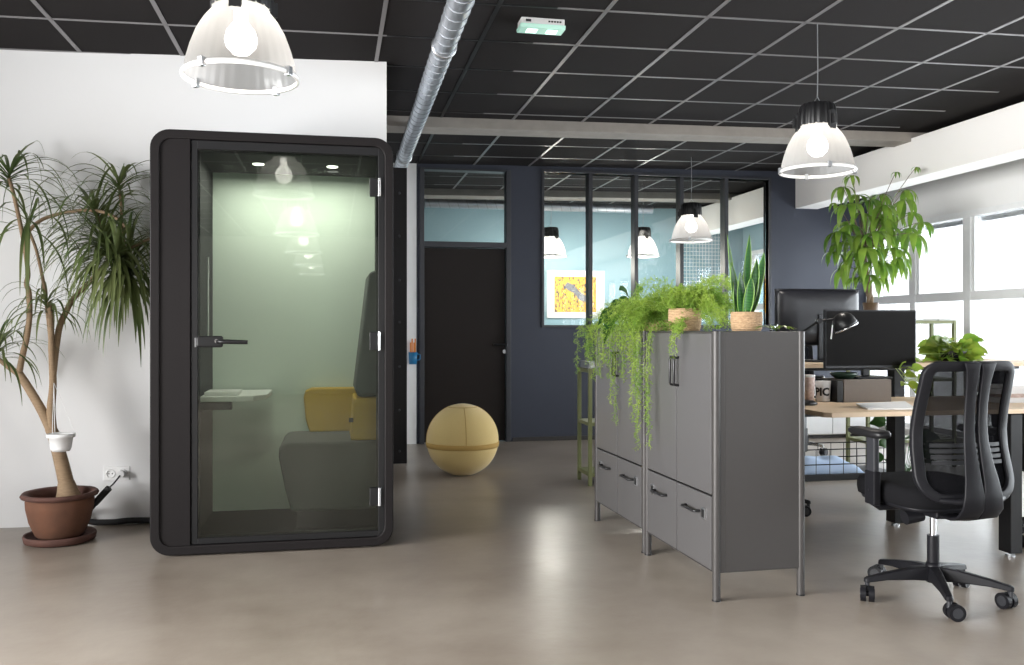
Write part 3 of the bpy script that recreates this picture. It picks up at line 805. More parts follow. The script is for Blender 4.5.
# ================================================================== OLIVE SHELVES
def olive_shelf(label, x0, x1, y0, y1, h, levels):
    t = thing('metal_shelf', label, 'shelf', ((x0 + x1) / 2, (y0 + y1) / 2, 0))
    for (x, y) in ((x0, y0), (x0, y1), (x1, y0), (x1, y1)):
        MB().box(x - .014, x + .014, y - .014, y + .014, 0, h).build('upright', 'olive', t, bevel=.002)
    for z in levels:
        b = MB(); b.box(x0 + .014, x1 - .014, y0 - .012, y1 + .012, z - .028, z); b.box(x0 - .012, x0 + .014, y0 + .014, y1 - .014, z - .028, z); b.box(x1 - .014, x1 + .012, y0 + .014, y1 - .014, z - .028, z)
        b.build('shelf_board', 'olive', t, bevel=.003)
    return t
sa = PZ(590, 486, 0)
olive_shelf('low olive metal shelf standing behind the grey cabinets', sa.x, sa.x + .75, sa.y, sa.y + .30, .905, (.10, .49, .90))
zt_ = .905
tr = thing('letter_tray', 'grey metal tray lying on top of the low olive shelf', 'tray', (sa.x + .16, sa.y + .15, zt_))
a = MB(); a.box(sa.x + .0, sa.x + .32, sa.y + .03, sa.y + .27, zt_, zt_ + .006)
a.box(sa.x + .0, sa.x + .006, sa.y + .03, sa.y + .27, zt_ + .006, zt_ + .05); a.box(sa.x + .314, sa.x + .32, sa.y + .03, sa.y + .27, zt_ + .006, zt_ + .05); a.box(sa.x + .006, sa.x + .314, sa.y + .264, sa.y + .27, zt_ + .006, zt_ + .05)
a.build('tray_body', 'steel', tr)
MB().box(sa.x + .02, sa.x + .29, sa.y + .05, sa.y + .25, zt_ + .006, zt_ + .028).build('paper_stack', 'paper', tr)
rk0 = W(848, 329, 7.9); rk1 = W(956, 329, 7.75)
rkz = 1.285
olive_shelf('tall olive metal rack by the windows beyond the desks', rk0.x, rk1.x, rk0.y - .30, rk0.y, rkz, (.25, .78, rkz))
sh = MB()
for k, (dx, w_, z_) in enumerate(((.48, .22, 0), (.72, .20, 0))):
    o = MB(); o.box(rk0.x + dx - .0, rk0.x + dx + w_, rk0.y - .26, rk0.y - .05, rkz, rkz + .012 + .006 * k)
    tag(o.build('paper_pile', 'paper', origin=(rk0.x + dx + w_ / 2, rk0.y - .15, rkz), bevel=.001), ('flat pile of papers on the tall olive rack, beside the potted tree', 'flat pile of papers on the tall olive rack, at the window-side end')[k], 'papers', 'papers on the tall olive rack')

# ================================================================== PLANTS
rnd = random.Random(7)
def arch(p, d, L, droop, n=9):
    """points of a leaf leaving p along d, bending down with its own weight"""
    pts = [Vector(p)]; v = Vector(d).normalized(); st = L / n
    for i in range(n):
        v = (v + Vector((0, 0, -droop * (i + 1) / n))).normalized()
        pts.append(pts[-1] + v * st)
    return pts
def dracaena_crown(mb, p, n, L, droop, axis=(0, 0, 1), wid=.0095, spread=1.0, stem=.10):
    ax = Vector(axis).normalized(); u = ax.orthogonal().normalized(); w = ax.cross(u)
    for i in range(n):
        a = 2.4 * i + rnd.uniform(-.3, .3); h = i / n
        up = .15 + 1.15 * h ** 1.3
        d = (u * math.cos(a) + w * math.sin(a)) * spread + ax * (up + rnd.uniform(-.15, .15))
        l = L * rnd.uniform(.72, 1.12); base = Vector(p) + ax * (stem * (h - .6))
        pts = arch(base, d, l, droop * rnd.uniform(.7, 1.35), 10)
        pts = [Vector((min(q.x, -.958 if q.y > 4.9 else 9), min(q.y, 5.80), q.z)) for q in pts]
        ws = [wid * s_ for s_ in (.55, .85, 1, 1, .98, .92, .82, .68, .5, .3, .06)]
        mb.ribbon(pts, ws, fold=.25)

# --- dragon tree in its terracotta pot
dp = PZ(60, 541, 0.0); DX, DY = dp.x, dp.y
dt = thing('dragon_tree', 'tall potted dragon tree with drooping narrow leaves by the white wall', 'potted plant', (DX, DY, .045))
tsau = thing('pot_saucer', 'round terracotta saucer on the floor under the dragon tree pot', 'saucer', (DX, DY, 0))
K_ = .86
def kp(prof): return [(r_ * K_ if r_ > .002 else r_, z_ * K_) for r_, z_ in prof]
a = MB(); a.lathe(kp([(.001, .0), (.185, .0), (.215, .012), (.222, .042), (.217, .056), (.205, .050), (.196, .030), (.001, .028)]), 48, (DX, DY, 0), ripple=lambda j: .006 * math.sin(j * 1.1)); a.build('saucer_dish', 'terra2', tsau)
a = MB(); a.lathe(kp([(.001, .030), (.128, .030), (.150, .055), (.186, .14), (.205, .23), (.208, .275), (.203, .292)]), 64, (DX, DY, 0), ripple=lambda j: .004 * math.sin(j * .7)); pot_ = a.build('pot', 'terra', dt)
a = MB(); a.lathe(kp([(.203, .290), (.226, .298), (.235, .316), (.226, .330), (.196, .324), (.19, .29), (.19, .24)]), 64, (DX, DY, 0), ripple=lambda j: .009 * math.sin(j * .9) + .006 * math.sin(j * 2.3)); a.build('pot_rim', 'terra2', pot_)
a = MB(); a.lathe(kp([(.001, .275), (.10, .272), (.192, .260)]), 40, (DX, DY, 0)); a.build('potting_soil', 'soil', dt)
def DP(px, py, dz=0.0): return W(px, py, 5.10 + dz)
trunk = MB()
def limb(pp, rs, m=trunk, k=5):
    pts = smooth_path(pp, k); n = len(pts)
    rr = [rs[0] + (rs[1] - rs[0]) * i / (n - 1) for i in range(n)]
    m.tube(pts, rr, 10)
limb([DP(69, 497), DP(66, 482), DP(60, 457), DP(54, 436), DP(50, 428)], (.046, .030))
trunk.tube([DP(69, 500), DP(67.5, 490), DP(66, 482)], [.075, .055, .044], 12)
limb([DP(53, 435), DP(43, 413), DP(31, 392), DP(20, 375), DP(17, 371)], (.028, .021))
limb([DP(19, 374), DP(22, 358), DP(27, 336), DP(29.5, 315), DP(29, 293), DP(26.5, 284), DP(28, 274), DP(26, 256), DP(21, 228), DP(14, 196), DP(9, 178)], (.018, .010))
limb([DP(19, 374), DP(10, 368), DP(2, 362), DP(-8, 352)], (.018, .010))
limb([DP(53, 435), DP(51, 410), DP(53, 384, .03), DP(51.5, 350, .03), DP(51, 322, .03), DP(49, 302, .03)], (.026, .012))
limb([DP(51.5, 350, .03), DP(46, 300, .05), DP(42, 275, .08), DP(36, 249, .1), DP(29, 231, .1)], (.011, .008))
limb([DP(29, 231, .1), DP(37, 223, .1), DP(47, 217.5, .12), DP(68, 212, .15), DP(94, 210.5, .15), DP(113, 216, .15), DP(126, 228, .15), DP(129, 241, .15)], (.011, .009))
limb([DP(53, 375, .03), DP(58.6, 331, .08), DP(66, 312, .12), DP(74, 298, .16), DP(90, 282, .2), DP(108, 262, .2), DP(125, 251, .2), DP(150, 239, .2)], (.019, .012))
limb([DP(108, 262, .2), DP(104, 240, .22), DP(99, 222, .22), DP(96, 211, .22)], (.010, .007))
limb([DP(125, 251, .2), DP(122, 225, .24), DP(121, 205, .24), DP(119, 186, .24)], (.010, .007))
limb([DP(118, 256, .2), DP(124, 270, .22), DP(128, 285, .24)], (.010, .008))
trunk.build('trunk', 'bark', dt)
for (px, py, dz, n, L, dr_, ax, wid) in ((9, 178, 0, 40, .60, .50, (.1, -.1, .7), .009), (-2, 350, 0, 40, .40, .40, (.0, -.1, 1), .0085), (47, 306, .03, 36, .36, .50, (0, -.1, 1), .0085),
                                     (119, 188, .24, 40, .40, .34, (0, -.1, 1), .0085), (96, 216, .22, 46, .46, .36, (-.3, -.2, .8), .009), (104, 246, .16, 70, .50, .42, (-.3, -.5, .7), .0105),
                                     (128, 276, .20, 90, .52, .48, (.1, -.6, .5), .0115), (118, 258, .1, 60, .46, .48, (.0, -.6, .4), .011), (29, 222, .08, 22, .62, .75, (.1, -.3, .3), .0095)):
    c_ = MB(); dracaena_crown(c_, DP(px, py, dz), n, L, dr_, ax, wid); c_.build('leaf_crown', 'drac', dt)

hp = thing('hanging_pot', 'small white plastic pot hung by a string on the dragon tree trunk', 'pot', DP(61, 452, -.10))
hb = DP(61, 451, -.10); a = MB()
a.lathe([(.001, 0), (.046, 0), (.056, .02), (.062, .075), (.074, .078), (.076, .098), (.070, .10), (.062, .09), (.05, .012), (.001, .010)], 32, hb); a.build('pot_body', 'whitep', hp)
a = MB(); kn = DP(54, 383, -.005)
for an in (R(10), R(130), R(250)): a.tube([hb + Vector((.074 * math.cos(an), .074 * math.sin(an), .095)), kn], .0018, 5)
a.build('hanging_string', 'paper', hp)
# outlet, plug and cables
def wall_y(x): return 6.02 + (x - (XL - .3)) * (5.80 - 6.02) / (.345 - (XL - .3))
def PWALL(px, py):
    """point on the slightly turned white wall"""
    d = ray(px, py); s_ = (5.80 - 6.02) / (.345 - (XL - .3))
    t = (6.02 - s_ * (XL - .3)) / (d.y - s_ * d.x)
    return CAM + d * t
o0, o1 = PWALL(104, 466.5), PWALL(130, 480)
so = thing('wall_outlet', 'white double wall outlet low on the white wall by the booth', 'outlet', ((o0.x + o1.x) / 2, o0.y, o1.z))
MB().box(o0.x, o1.x, o0.y - .012, o0.y + .01, o1.z, o0.z).build('cover_plate', 'whitep', so, bevel=.003)
for fx_ in (.27, .73):
    cx_ = o0.x + (o1.x - o0.x) * fx_; cz_ = (o0.z + o1.z) / 2
    a = MB(); a.tube([(cx_ + .024 * math.cos(t), o0.y - .014, cz_ + .024 * math.sin(t)) for t in [2 * PI * i / 24 for i in range(24)]], .004, 6, closed=True); a.build('socket_ring', 'whitep', so)
    for hx_ in (-.010, .010): MB().cyl((cx_ + hx_, o0.y - .0125, cz_), (cx_ + hx_, o0.y - .010, cz_), .004, 10).build('socket_hole', 'ink', so)
cx_ = o0.x + (o1.x - o0.x) * .70; yy = o0.y
pg = thing('power_cord', 'black power cord plugged into the outlet and lying along the wall base', 'cord', (cx_, yy - .03, cz_))
a = MB(); a.cyl((cx_, yy - .014, cz_), (cx_, yy - .06, cz_), .022); a.build('plug', 'whitep', pg)
c1 = W(109, 488, 5.2); c2 = W(97, 501, 5.2)
MB().tube([(cx_, yy - .055, cz_ - .005), (cx_ - .03, yy - .10, cz_ - .05), c1], .005, 8).build('plug_lead', 'chairgrey', pg)
MB().tube([c1, c1 + (c2 - c1) * 1.2], .020, 12).build('inline_switch', 'softblack', pg)
wx_ = c2.x - .14
pth = [c1 + (c2 - c1) * 1.15, Vector((c2.x - .06, c2.y + .05, c2.z - .06)), Vector((wx_, wall_y(wx_) - .06, .10)), Vector((wx_ + .03, wall_y(wx_) - .05, .035)), Vector((c2.x + .02, wall_y(c2.x) - .03, .020)), Vector((c2.x + .14, wall_y(c2.x) - .03, .026)), Vector((-.96, wall_y(-.9) - .03, .019))]
MB().tube(smooth_path(pth, 6), .018, 10).build('cable', 'softblack', pg)

# --- asparagus ferns
def fern_frond(mb, pts, dens=.012, reach=.055, nl=.016, nw=.0017):
    pts = smooth_path(pts, 5)
    mb.tube(pts, [.0016 * (1 - .6 * i / (len(pts) - 1)) for i in range(len(pts))], 4, False, 1)
    acc = 0
    for i in range(1, len(pts)):
        a, b = pts[i - 1], pts[i]; seg = (b - a).length; t = (b - a).normalized()
        k = acc
        while k < seg:
            p = a + t * k; f = i / len(pts)
            for _ in range(2):
                d = Vector((rnd.gauss(0, 1), rnd.gauss(0, 1), rnd.gauss(0, 1))); d -= t * d.dot(t); d = (d.normalized() + t * .7 + Vector((0, 0, -.12))).normalized()
                L = reach * rnd.uniform(.35, 1) * (1 - .5 * f); nn = max(2, int(L / .0065))
                for q_ in range(nn):
                    c_ = p + d * L * (q_ + 1) / nn
                    for __ in range(2):
                        e = (d * .7 + Vector((rnd.gauss(0, 1), rnd.gauss(0, 1), rnd.gauss(0, 1)))).normalized()
                        sd = e.cross(Vector((rnd.gauss(0, 1), rnd.gauss(0, 1), rnd.gauss(0, 1)))).normalized() * nw
                        mb.add([c_ - sd, c_ + sd, c_ + e * nl], [(0, 1, 2)], 0, False)
            k += dens
        acc = k - seg
def cabP(x, y, z): return Vector((x, y, z))
def basket(name_parent, x, y, r, h):
    a = MB(); z = ZCT + .002
    a.lathe([(.001, z), (r * .88, z), (r * .95, z + h * .15), (r, z + h * .6), (r * .98, z + h), (r * .94, z + h + .004), (r * .9, z + h), (r * .9, z + h - .03), (.001, z + h - .03)], 40, (x, y, 0))
    return a.build('basket_pot', 'basket', name_parent)
F1 = (1.835, 4.43); F2 = (1.90, 5.02)
f1 = thing('asparagus_fern', 'feathery green fern in a seagrass basket beside the snake plant', 'potted plant', (F1[0], F1[1], ZCT))
basket(f1, F1[0], F1[1], .088, .115)
fr1 = MB()
top1 = Vector((F1[0], F1[1], ZCT + .11))
for i in range(84):
    a = 2.4 * i + rnd.uniform(-.2, .2); ll = rnd.uniform(.17, .36); e = rnd.uniform(.10, 1.15)
    d = Vector((math.cos(a) * .75, math.sin(a) * 1.1, e))
    # leave a view of the basket towards the camera
    if d.y < -.1 and d.x < .5: ll *= .6; d.z += .9
    p1 = top1 + d.normalized() * ll * .55
    p2 = p1 + Vector((d.x, d.y, .05)).normalized() * ll * .42 + Vector((0, 0, -.02 * rnd.random()))
    p3 = p2 + Vector((d.x * .5, d.y * .5, -.55)).normalized() * ll * .30
    fern_frond(fr1, [top1, p1, p2, p3], .0135, .050)
for i in range(26):
    e_ = Vector((rnd.uniform(1.84, 2.02), rnd.uniform(4.14, 4.27), ZCT + rnd.uniform(.02, .16)))
    fern_frond(fr1, [top1, (top1 + e_) / 2 + Vector((.03, 0, rnd.uniform(.03, .10))), e_, e_ + Vector((rnd.uniform(-.03, .05), -.02, -.02))], .0135, .050)
for (y, zend) in ((4.00, 1.075), (3.95, 1.11), (4.30, .62), (4.34, .72)):
    yo = y + rnd.uniform(-.02, .02)
    fern_frond(fr1, [top1, Vector((1.74, y * .35 + F1[1] * .65, ZCT + .03)), Vector((1.61, yo + .02, ZCT + .004)), Vector((1.585, yo + .01, (ZCT + zend) / 2)), Vector((1.59, yo, zend))], .013, .048)
fr1.build('fern_fronds', ['fern', 'fernstem'], f1)
f2 = thing('asparagus_fern', 'trailing fern spilling over the cabinet front beside the olive shelf', 'potted plant', (F2[0], F2[1], ZCT))
basket(f2, F2[0], F2[1], .085, .06)
fr2 = MB(); top2 = Vector((F2[0], F2[1], ZCT + .06))
for i in range(48):
    a = 2.4 * i; ll = rnd.uniform(.16, .34); e = rnd.uniform(.1, 1.0)
    d = Vector((math.cos(a) - .25, math.sin(a) * 1.2, e))
    p1 = top2 + d.normalized() * ll * .55; p2 = p1 + Vector((d.x, d.y, .0)).normalized() * ll * .45; p3 = p2 + Vector((d.x * .6, d.y * .6, -.7)).normalized() * ll * .35
    fern_frond(fr2, [top2, p1, p2, p3], .0135, .050)
for i in range(30):
    e_ = Vector((rnd.uniform(1.66, 1.86), rnd.uniform(4.62, 5.1), ZCT + rnd.uniform(.02, .14)))
    fern_frond(fr2, [top2, (top2 + e_) / 2 + Vector((-.02, 0, rnd.uniform(.04, .12))), e_, e_ + Vector((-.06, -.03, -.03))], .0135, .050)
for i in range(15):
    y = rnd.uniform(4.42, 5.42); zend = rnd.uniform(.98, 1.14) if i > 6 else rnd.uniform(.90, 1.05)
    yo = y + rnd.uniform(-.05, .05); out = rnd.uniform(1.52, 1.61)
    fern_frond(fr2, [top2, Vector((1.75, (y + F2[1]) / 2, ZCT + rnd.uniform(.08, .17))), Vector((out, y, ZCT + rnd.uniform(-.01, .05))), Vector((out - .02, yo, (ZCT + zend) / 2)), Vector((out - .01, yo + .02, zend))], .0135, .052)
for (y, zend) in ((4.42, .58), (4.45, .66), (4.50, .72), (4.47, .80), (4.55, .92), (4.88, .66), (4.90, .78), (4.66, .98)):
    yo = y + rnd.uniform(-.015, .015); out = rnd.uniform(1.56, 1.60)
    fern_frond(fr2, [top2, Vector((1.74, (y + F2[1]) / 2, ZCT + .13)), Vector((out, y, ZCT + .01)), Vector((out, yo, .95)), Vector((out + .005, yo + .015, zend))], .013, .050)
for (dx, y, z) in ((-.36, 5.42, 1.17), (-.30, 5.50, 1.10), (-.38, 5.36, 1.22), (-.28, 5.46, 1.04)):
    fern_frond(fr2, [top2, Vector((1.72, 5.2, ZCT + .12)), Vector((1.60, 5.32, ZCT + .03)), Vector((F2[0] + dx, y, z))], .013, .055)
fr2.build('fern_fronds', ['fern', 'fernstem'], f2)

# --- broad dark leaves rising behind the trailing fern
dk = thing('leafy_plant', 'small plant with broad dark leaves rising behind the trailing fern', 'potted plant', (1.93, 5.27, ZCT))
a = MB(); a.lathe([(.001, ZCT + .001), (.05, ZCT + .001), (.06, ZCT + .09), (.054, ZCT + .09), (.05, ZCT + .07), (.001, ZCT + .07)], 24, (1.93, 5.27, 0)); a.build('pot', 'brownpot', dk)
lf = MB(); b0 = Vector((1.93, 5.27, ZCT + .07))
for (px, py, tx, ty) in ((619, 312, 602, 330), (622, 302, 608, 313), (628, 296, 618, 287), (636, 296, 641, 284), (615, 310, 597, 322), (612, 318, 603, 341), (632, 304, 616, 300)):
    m_ = W(px, py, 5.36); e_ = W(tx, ty, 5.30)
    lf.tube([b0, (b0 + m_) / 2 + Vector((0, 0, .02)), m_], .003, 5)
    pts = bez(m_, (m_ + e_) / 2 + Vector((0, 0, .03)), e_ + Vector((0, -.02, -.02)), 6); lf.ribbon(pts, [.006, .026, .034, .032, .024, .012, .001], up=(.3, -.7, .6), fold=.15)
lf.build('leaves', 'dkleaf', dk)

# --- snake plant
SX, SY = 2.005, 4.06
sn = thing('snake_plant', 'upright snake plant in a seagrass basket on the grey cabinet', 'potted plant', (SX, SY, ZCT))
basket(sn, SX, SY, .078, .09)
s0 = Vector((SX, SY, ZCT + .06))
for (bx, tx, ty, bow, wd, zc2, rot) in ((737, 727, 235, -.012, .017, .00, .5), (744, 749.5, 234, .0, .019, .05, -.3), (741, 731, 262, -.02, .024, -.03, .2), (748, 764, 252, .02, .022, .02, -.5),
                                 (745, 757, 259, .012, .026, -.04, -.2), (739, 730, 249, -.015, .020, .05, 1.0), (749, 763, 270, .02, .020, .05, .9), (742, 740, 272, -.006, .026, -.06, .1),
                                 (746, 751, 276, .004, .025, -.07, -.35), (736, 733, 282, -.02, .020, -.03, .9), (750, 759, 284, .02, .020, .0, -1.1), (743, 745, 262, .0, .022, .07, .6)):
    zcp = (SX * S + SY * C)
    b_ = W(bx, 317, zcp + zc2 * .25); e_ = W(tx, ty, zcp + zc2)
    side = Vector((C, -S, 0)); pts = bez(b_, (b_ + e_) / 2 + side * bow, e_, 10); lm_ = MB()
    ws = [wd * k for k in (.62, .74, .86, .95, 1, 1, .97, .88, .70, .40, .03)]
    vs = []
    for i_, p_ in enumerate(pts):
        an_ = rot + .5 * (i_ / 10 - .3); upv = Vector((math.sin(an_) + S * -.6, -math.cos(an_), .05))
        t_ = (pts[min(i_ + 1, 10)] - pts[max(i_ - 1, 0)]).normalized(); sd_ = t_.cross(upv).normalized(); nn_ = sd_.cross(t_)
        for u_ in (-1, -.84, 0, .84, 1): vs.append(p_ + sd_ * ws[i_] * u_ + nn_ * .45 * ws[i_] * abs(u_) ** 1.5)
    lm_.add(vs, [(5 * i_ + j_, 5 * i_ + j_ + 1, 5 * i_ + j_ + 6, 5 * i_ + j_ + 5) for i_ in range(10) for j_ in (1, 2)], 0)
    lm_.add(vs, [(5 * i_ + j_, 5 * i_ + j_ + 1, 5 * i_ + j_ + 6, 5 * i_ + j_ + 5) for i_ in range(10) for j_ in (0, 3)], 1)
    lo = lm_.build('leaf', ['snake', 'snakeedge'], sn, solid=.003)
MB().cyl((SX, SY, ZCT + .062), (SX, SY, ZCT + .066), .068).build('potting_soil', 'soil', sn)
# --- little plant half hidden behind the snake plant
gx, gy = 2.12 - .06, 4.02
gl = thing('glass_jar', 'small clear jar with green cuttings beside the snake plant basket', 'jar', (2.045, 3.86, ZCT))
a = MB(); a.lathe([(.001, ZCT + .001), (.018, ZCT + .001), (.020, ZCT + .03), (.017, ZCT + .035)], 20, (2.045, 3.86, 0)); a.build('jar_glass', 'glasscup', gl)
a = MB(); j0 = Vector((2.045, 3.86, ZCT + .008))
for i in range(9):
    an = 2.4 * i; d = Vector((math.cos(an) * 1.2, math.sin(an), .55)); pts = arch(j0, d, .11, .28, 6); a.ribbon(pts, [.001, .002, .003, .008, .012, .009, .001], fold=.1)
a.build('cuttings', 'pothos', gl)

# --- money tree on the tall rack
mp = W(868.5, 309, 7.80); mz = rkz
mt = thing('money_tree', 'tall money tree with drooping leaf fans in a brown pot on the rack', 'potted plant', (mp.x, rk0.y - .16, mz))
MX, MY = mp.x, rk0.y - .16
a = MB(); a.lathe([(.001, mz), (.052, mz), (.056, mz + .02), (.068, mz + .155), (.062, mz + .157), (.055, mz + .13), (.001, mz + .13)], 28, (MX, MY, 0)); a.build('pot', 'brownpot', mt)
tk = MB()
def MP(px, py, d=0): return W(px, py, 7.78 + d)
lb = Vector((MX, MY, mz + .13))
hub = MP(864, 255)
for k in range(3):
    pts = []
    for i in range(15):
        t = i / 14; p = lb.lerp(hub, t); an = 2 * PI * (k / 3 + t * 1.6); pts.append(p + Vector((math.cos(an), math.sin(an), 0)) * .016 * (1 - .4 * t))
    tk.tube(pts, [.017 * (1 - .35 * i / 14) for i in range(15)], 8)
fans = [(843, 187, -.1, .15), (835, 203, 0, .10), (852, 176, 0, .11), (896, 172, 0, .07), (916, 167, .1, .06), (851, 225, -.1, .22), (842, 242, -.15, .20), (862, 235, -.2, .24), (878, 215, .1, .20), (888, 228, -.1, .20), (903, 200, 0, .20), (912, 213, .1, .18), (922, 222, .05, .15),
        (905, 190, .1, .16), (870, 200, .1, .20), (880, 195, .15, .17), (890, 248, -.1, .22), (900, 235, .1, .20), (852, 260, -.1, .22), (846, 268, 0, .20), (870, 262, -.25, .22), (866, 248, -.3, .24), (882, 262, -.15, .22), (880, 278, -.1, .15), (873, 240, .2, .2), (857, 248, .2, .22),
        (845, 222, .15, .18), (893, 215, .2, .18), (862, 213, 0, .2), (835, 252, -.05, .16), (855, 278, -.1, .14), (910, 228, 0, .15)]
lv_ = MB()
fans += [(848 + 16 * i_, 205 + 14 * ((i_ * 3) % 5), -.25 + .1 * (i_ % 4), .22) for i_ in range(5)] + [(840, 232, -.2, .2), (858, 195, .1, .18), (875, 232, -.3, .24), (868, 275, -.2, .2), (898, 258, -.1, .18), (884, 205, -.1, .2)]
for (px, py, d, L) in fans:
    e = MP(px, py, d); m_ = (hub + e) / 2 + Vector((0, 0, .10)); pts = bez(hub + Vector((0, 0, rnd.uniform(-.05, .05))), m_, e, 7); tk.tube(pts, [.006, .005, .0045, .004, .0035, .003, .0028, .0025], 5, False)
    n = 6; out = (e - hub); oa = math.atan2(out.y, out.x)
    for i in range(n):
        an = oa + (i - (n - 1) / 2) * .85 + rnd.uniform(-.2, .2)
        d_ = Vector((math.cos(an), math.sin(an), rnd.uniform(-.25, .3))); l = L * rnd.uniform(1.0, 1.4); ps = arch(e, d_, l, 1.0, 7); lv_.ribbon(ps, [l * k for k in (.02, .07, .105, .115, .10, .075, .04, .004)], fold=.2)
tk.build('braided_trunk', 'bark2', mt); lv_.build('leaves', 'pach', mt)

# ================================================================== DESKS
DZ = .79; DY0, DY1 = 4.035, 4.90; DX0, DX1 = 2.425, 5.15
dk1 = thing('desk', 'oak-topped desk with black legs behind the mesh office chair', 'desk', ((DX0 + DX1) / 2, (DY0 + DY1) / 2, 0))
a = MB(); a.prism([(DX0 + .03, DY0), (DX1, DY0), (DX1, DY1), (DX0, DY1), (DX0, DY0 + .03)], 'z', DZ - .025, DZ); a.build('desk_top', 'wood', dk1, bevel=.002)
for x in (2.62, 3.50, 4.95):
    for y in (DY0 + .07, DY1 - .02):
        xx = x
        if x == 2.62 and y < 4.5: continue
        x = {3.50: 3.40 if y > 4.5 else 3.545}.get(x, x)
        l_ = MB(); l_.box(x - .035, x + .035, y - .045, y + .045, .022, DZ - .03); lo = l_.build('leg', 'blackm', dk1, bevel=.003)
        c_ = MB(); c_.cyl((x, y, 0), (x, y, .010), .024); c_.cyl((x, y, .010), (x, y, .022), .009); c_.build('levelling_foot', 'steel', lo)
        x = xx
a = MB(); a.box(DX0 + .08, DX1 - .05, 4.42, 4.48, DZ - .06, DZ - .026); a.box(DX0 + .08, DX1 - .05, DY1 - .10, DY1 - .05, DZ - .06, DZ - .026)
a.build('under_frame', 'blackm', dk1)
EZ = .992; EY0, EY1 = 5.02, 5.82; EX0 = 2.82; EX1 = 4.75
dk2 = thing('raised_desk', 'raised oak desk facing the first one and carrying the turned monitor', 'desk', ((EX0 + EX1) / 2, (EY0 + EY1) / 2, 0))
MB().box(EX0, EX1, EY0, EY1, EZ - .025, EZ).build('desk_top', 'wood', dk2, bevel=.002)
for x in (2.92, 3.78, 4.6):
    l_ = MB(); l_.box(x - .04, x + .04, 5.38, 5.46, 0, EZ - .05); lo = l_.build('leg', 'blackm', dk2, bevel=.003)
MB().box(EX0 + .05, EX1 - .05, 5.36, 5.44, EZ - .06, EZ - .026).build('under_frame', 'blackm', dk2)

# things on the near desk
def on(px, py, z=DZ): return PZ(px, py, z)
b0 = on(844, 402.5); b1 = on(898, 402.5)
bxw = b1.x - b0.x
mb_ = thing('storage_box', 'taupe box with an open dark end carrying the monitor on the desk', 'box', (b0.x + bxw / 2, b0.y + .12, DZ))
bh = .128
MB().box(b0.x, b1.x, b0.y, b0.y + .24, DZ, DZ + bh).build('box_body', 'taupe', mb_, bevel=.002)
MB().box(b0.x - .040, b0.x - .001, b0.y + .004, b0.y + .236, DZ, DZ + bh - .004).build('dark_end', 'black', mb_, bevel=.002)
tz = DZ + bh
# monitor facing the camera
def monitor(name, label, cx_, y, zb_, w_, h_, yaw, back, base_z, tilt=0):
    t = thing(name, label, 'monitor', (cx_, y, base_z), rz=yaw)
    X = WM[t.name]
    def T(m): 
        for i in range(len(m.v)): m.v[i] = X @ m.v[i]
        return m
    zz = zb_ - base_z
    s_ = MB()
    s_.box(-w_ / 2, w_ / 2, -.012, .012, zz, zz + h_); T(s_).build('monitor_shell', 'monback', t, bevel=.004)
    s_ = MB(); s_.box(-w_ / 2 + .008, w_ / 2 - .008, -.0135, -.0115, zz + .018, zz + h_ - .008); T(s_).build('screen_panel', 'screen', t)
    s_ = MB(); s_.layers(superell(1, 1, 16, 48), [(1.02, 0), (1.0, .3), (.88, .75), (.55, 1)]); s_.v = [Vector((p_.x * w_ * .485, .012 + p_.z * .034, zz + h_ / 2 + p_.y * h_ * .48)) for p_ in s_.v]; T(s_).build('rear_housing', 'monback', t)
    s_ = MB(); s_.box(-.022, .022, .036, .058, .012, zz + h_ * .55); T(s_).build('stand', 'monback', t, bevel=.004)
    s_ = MB(); s_.box(-.115, .115, -.05, .135, 0, .012); T(s_).build('stand_base', 'monback', t, bevel=.004)
    return t, T
mcx = PY(870, 340, b0.y + .12).x
zc_m = mcx * S + (b0.y + .12) * C
wpx = 99 * zc_m / F * 1.02
zbm = H + (CY - 368.5) / F * zc_m; ztm = H + (CY - 310) / F * zc_m
mo1, T1 = monitor('monitor', 'black monitor with its dark screen towards the mesh chair, on the taupe box', mcx, b0.y + .12, zbm, wpx, ztm - zbm, .0, False, tz)
a = MB()
for k in range(5): a.box(-.024 + k * .010, -.017 + k * .010, -.0145, -.0133, zbm - tz + .006, zbm - tz + .012)
T1(a).build('maker_mark', 'chairgrey', mo1)
# monitor seen from behind, on the raised desk
ic = W(817, 316, 5.95); zci = 5.95
iw = 92 * zci / F * 1.0; zib = H + (CY - 345.5) / F * zci; zit = H + (CY - 289) / F * zci
mo2, T2 = monitor('monitor', 'large black monitor turned away and showing its back, on the raised desk', ic.x, ic.y, zib, iw, zit - zib, PI + .02, True, EZ)
a = MB()
for k in range(6): a.box(-.048 + k * .017, -.037 + k * .017, .0345, .0362, zit - EZ - .075, zit - EZ - .068)
T2(a).build('maker_mark', 'ink', mo2)
a = MB(); a.box(iw / 2 - .075, iw / 2 - .035, .0122, .0132, zit - EZ - .028, zit - EZ - .012); T2(a).build('white_sticker', 'paper', mo2)
# green shallow dish and cable clutter on the box
q = W(832, 379, zc_m + .05)
t = thing('shallow_dish', 'dark green shallow dish on the taupe box under the monitor', 'dish', (q.x, b0.y + .14, tz))
a = MB(); a.lathe([(.001, tz), (.045, tz), (.072, tz + .022), (.078, tz + .038), (.072, tz + .036), (.04, tz + .008), (.001, tz + .007)], 28, (q.x + .015, b0.y + .11, 0)); a.build('dish_body', 'dkgreen', t)
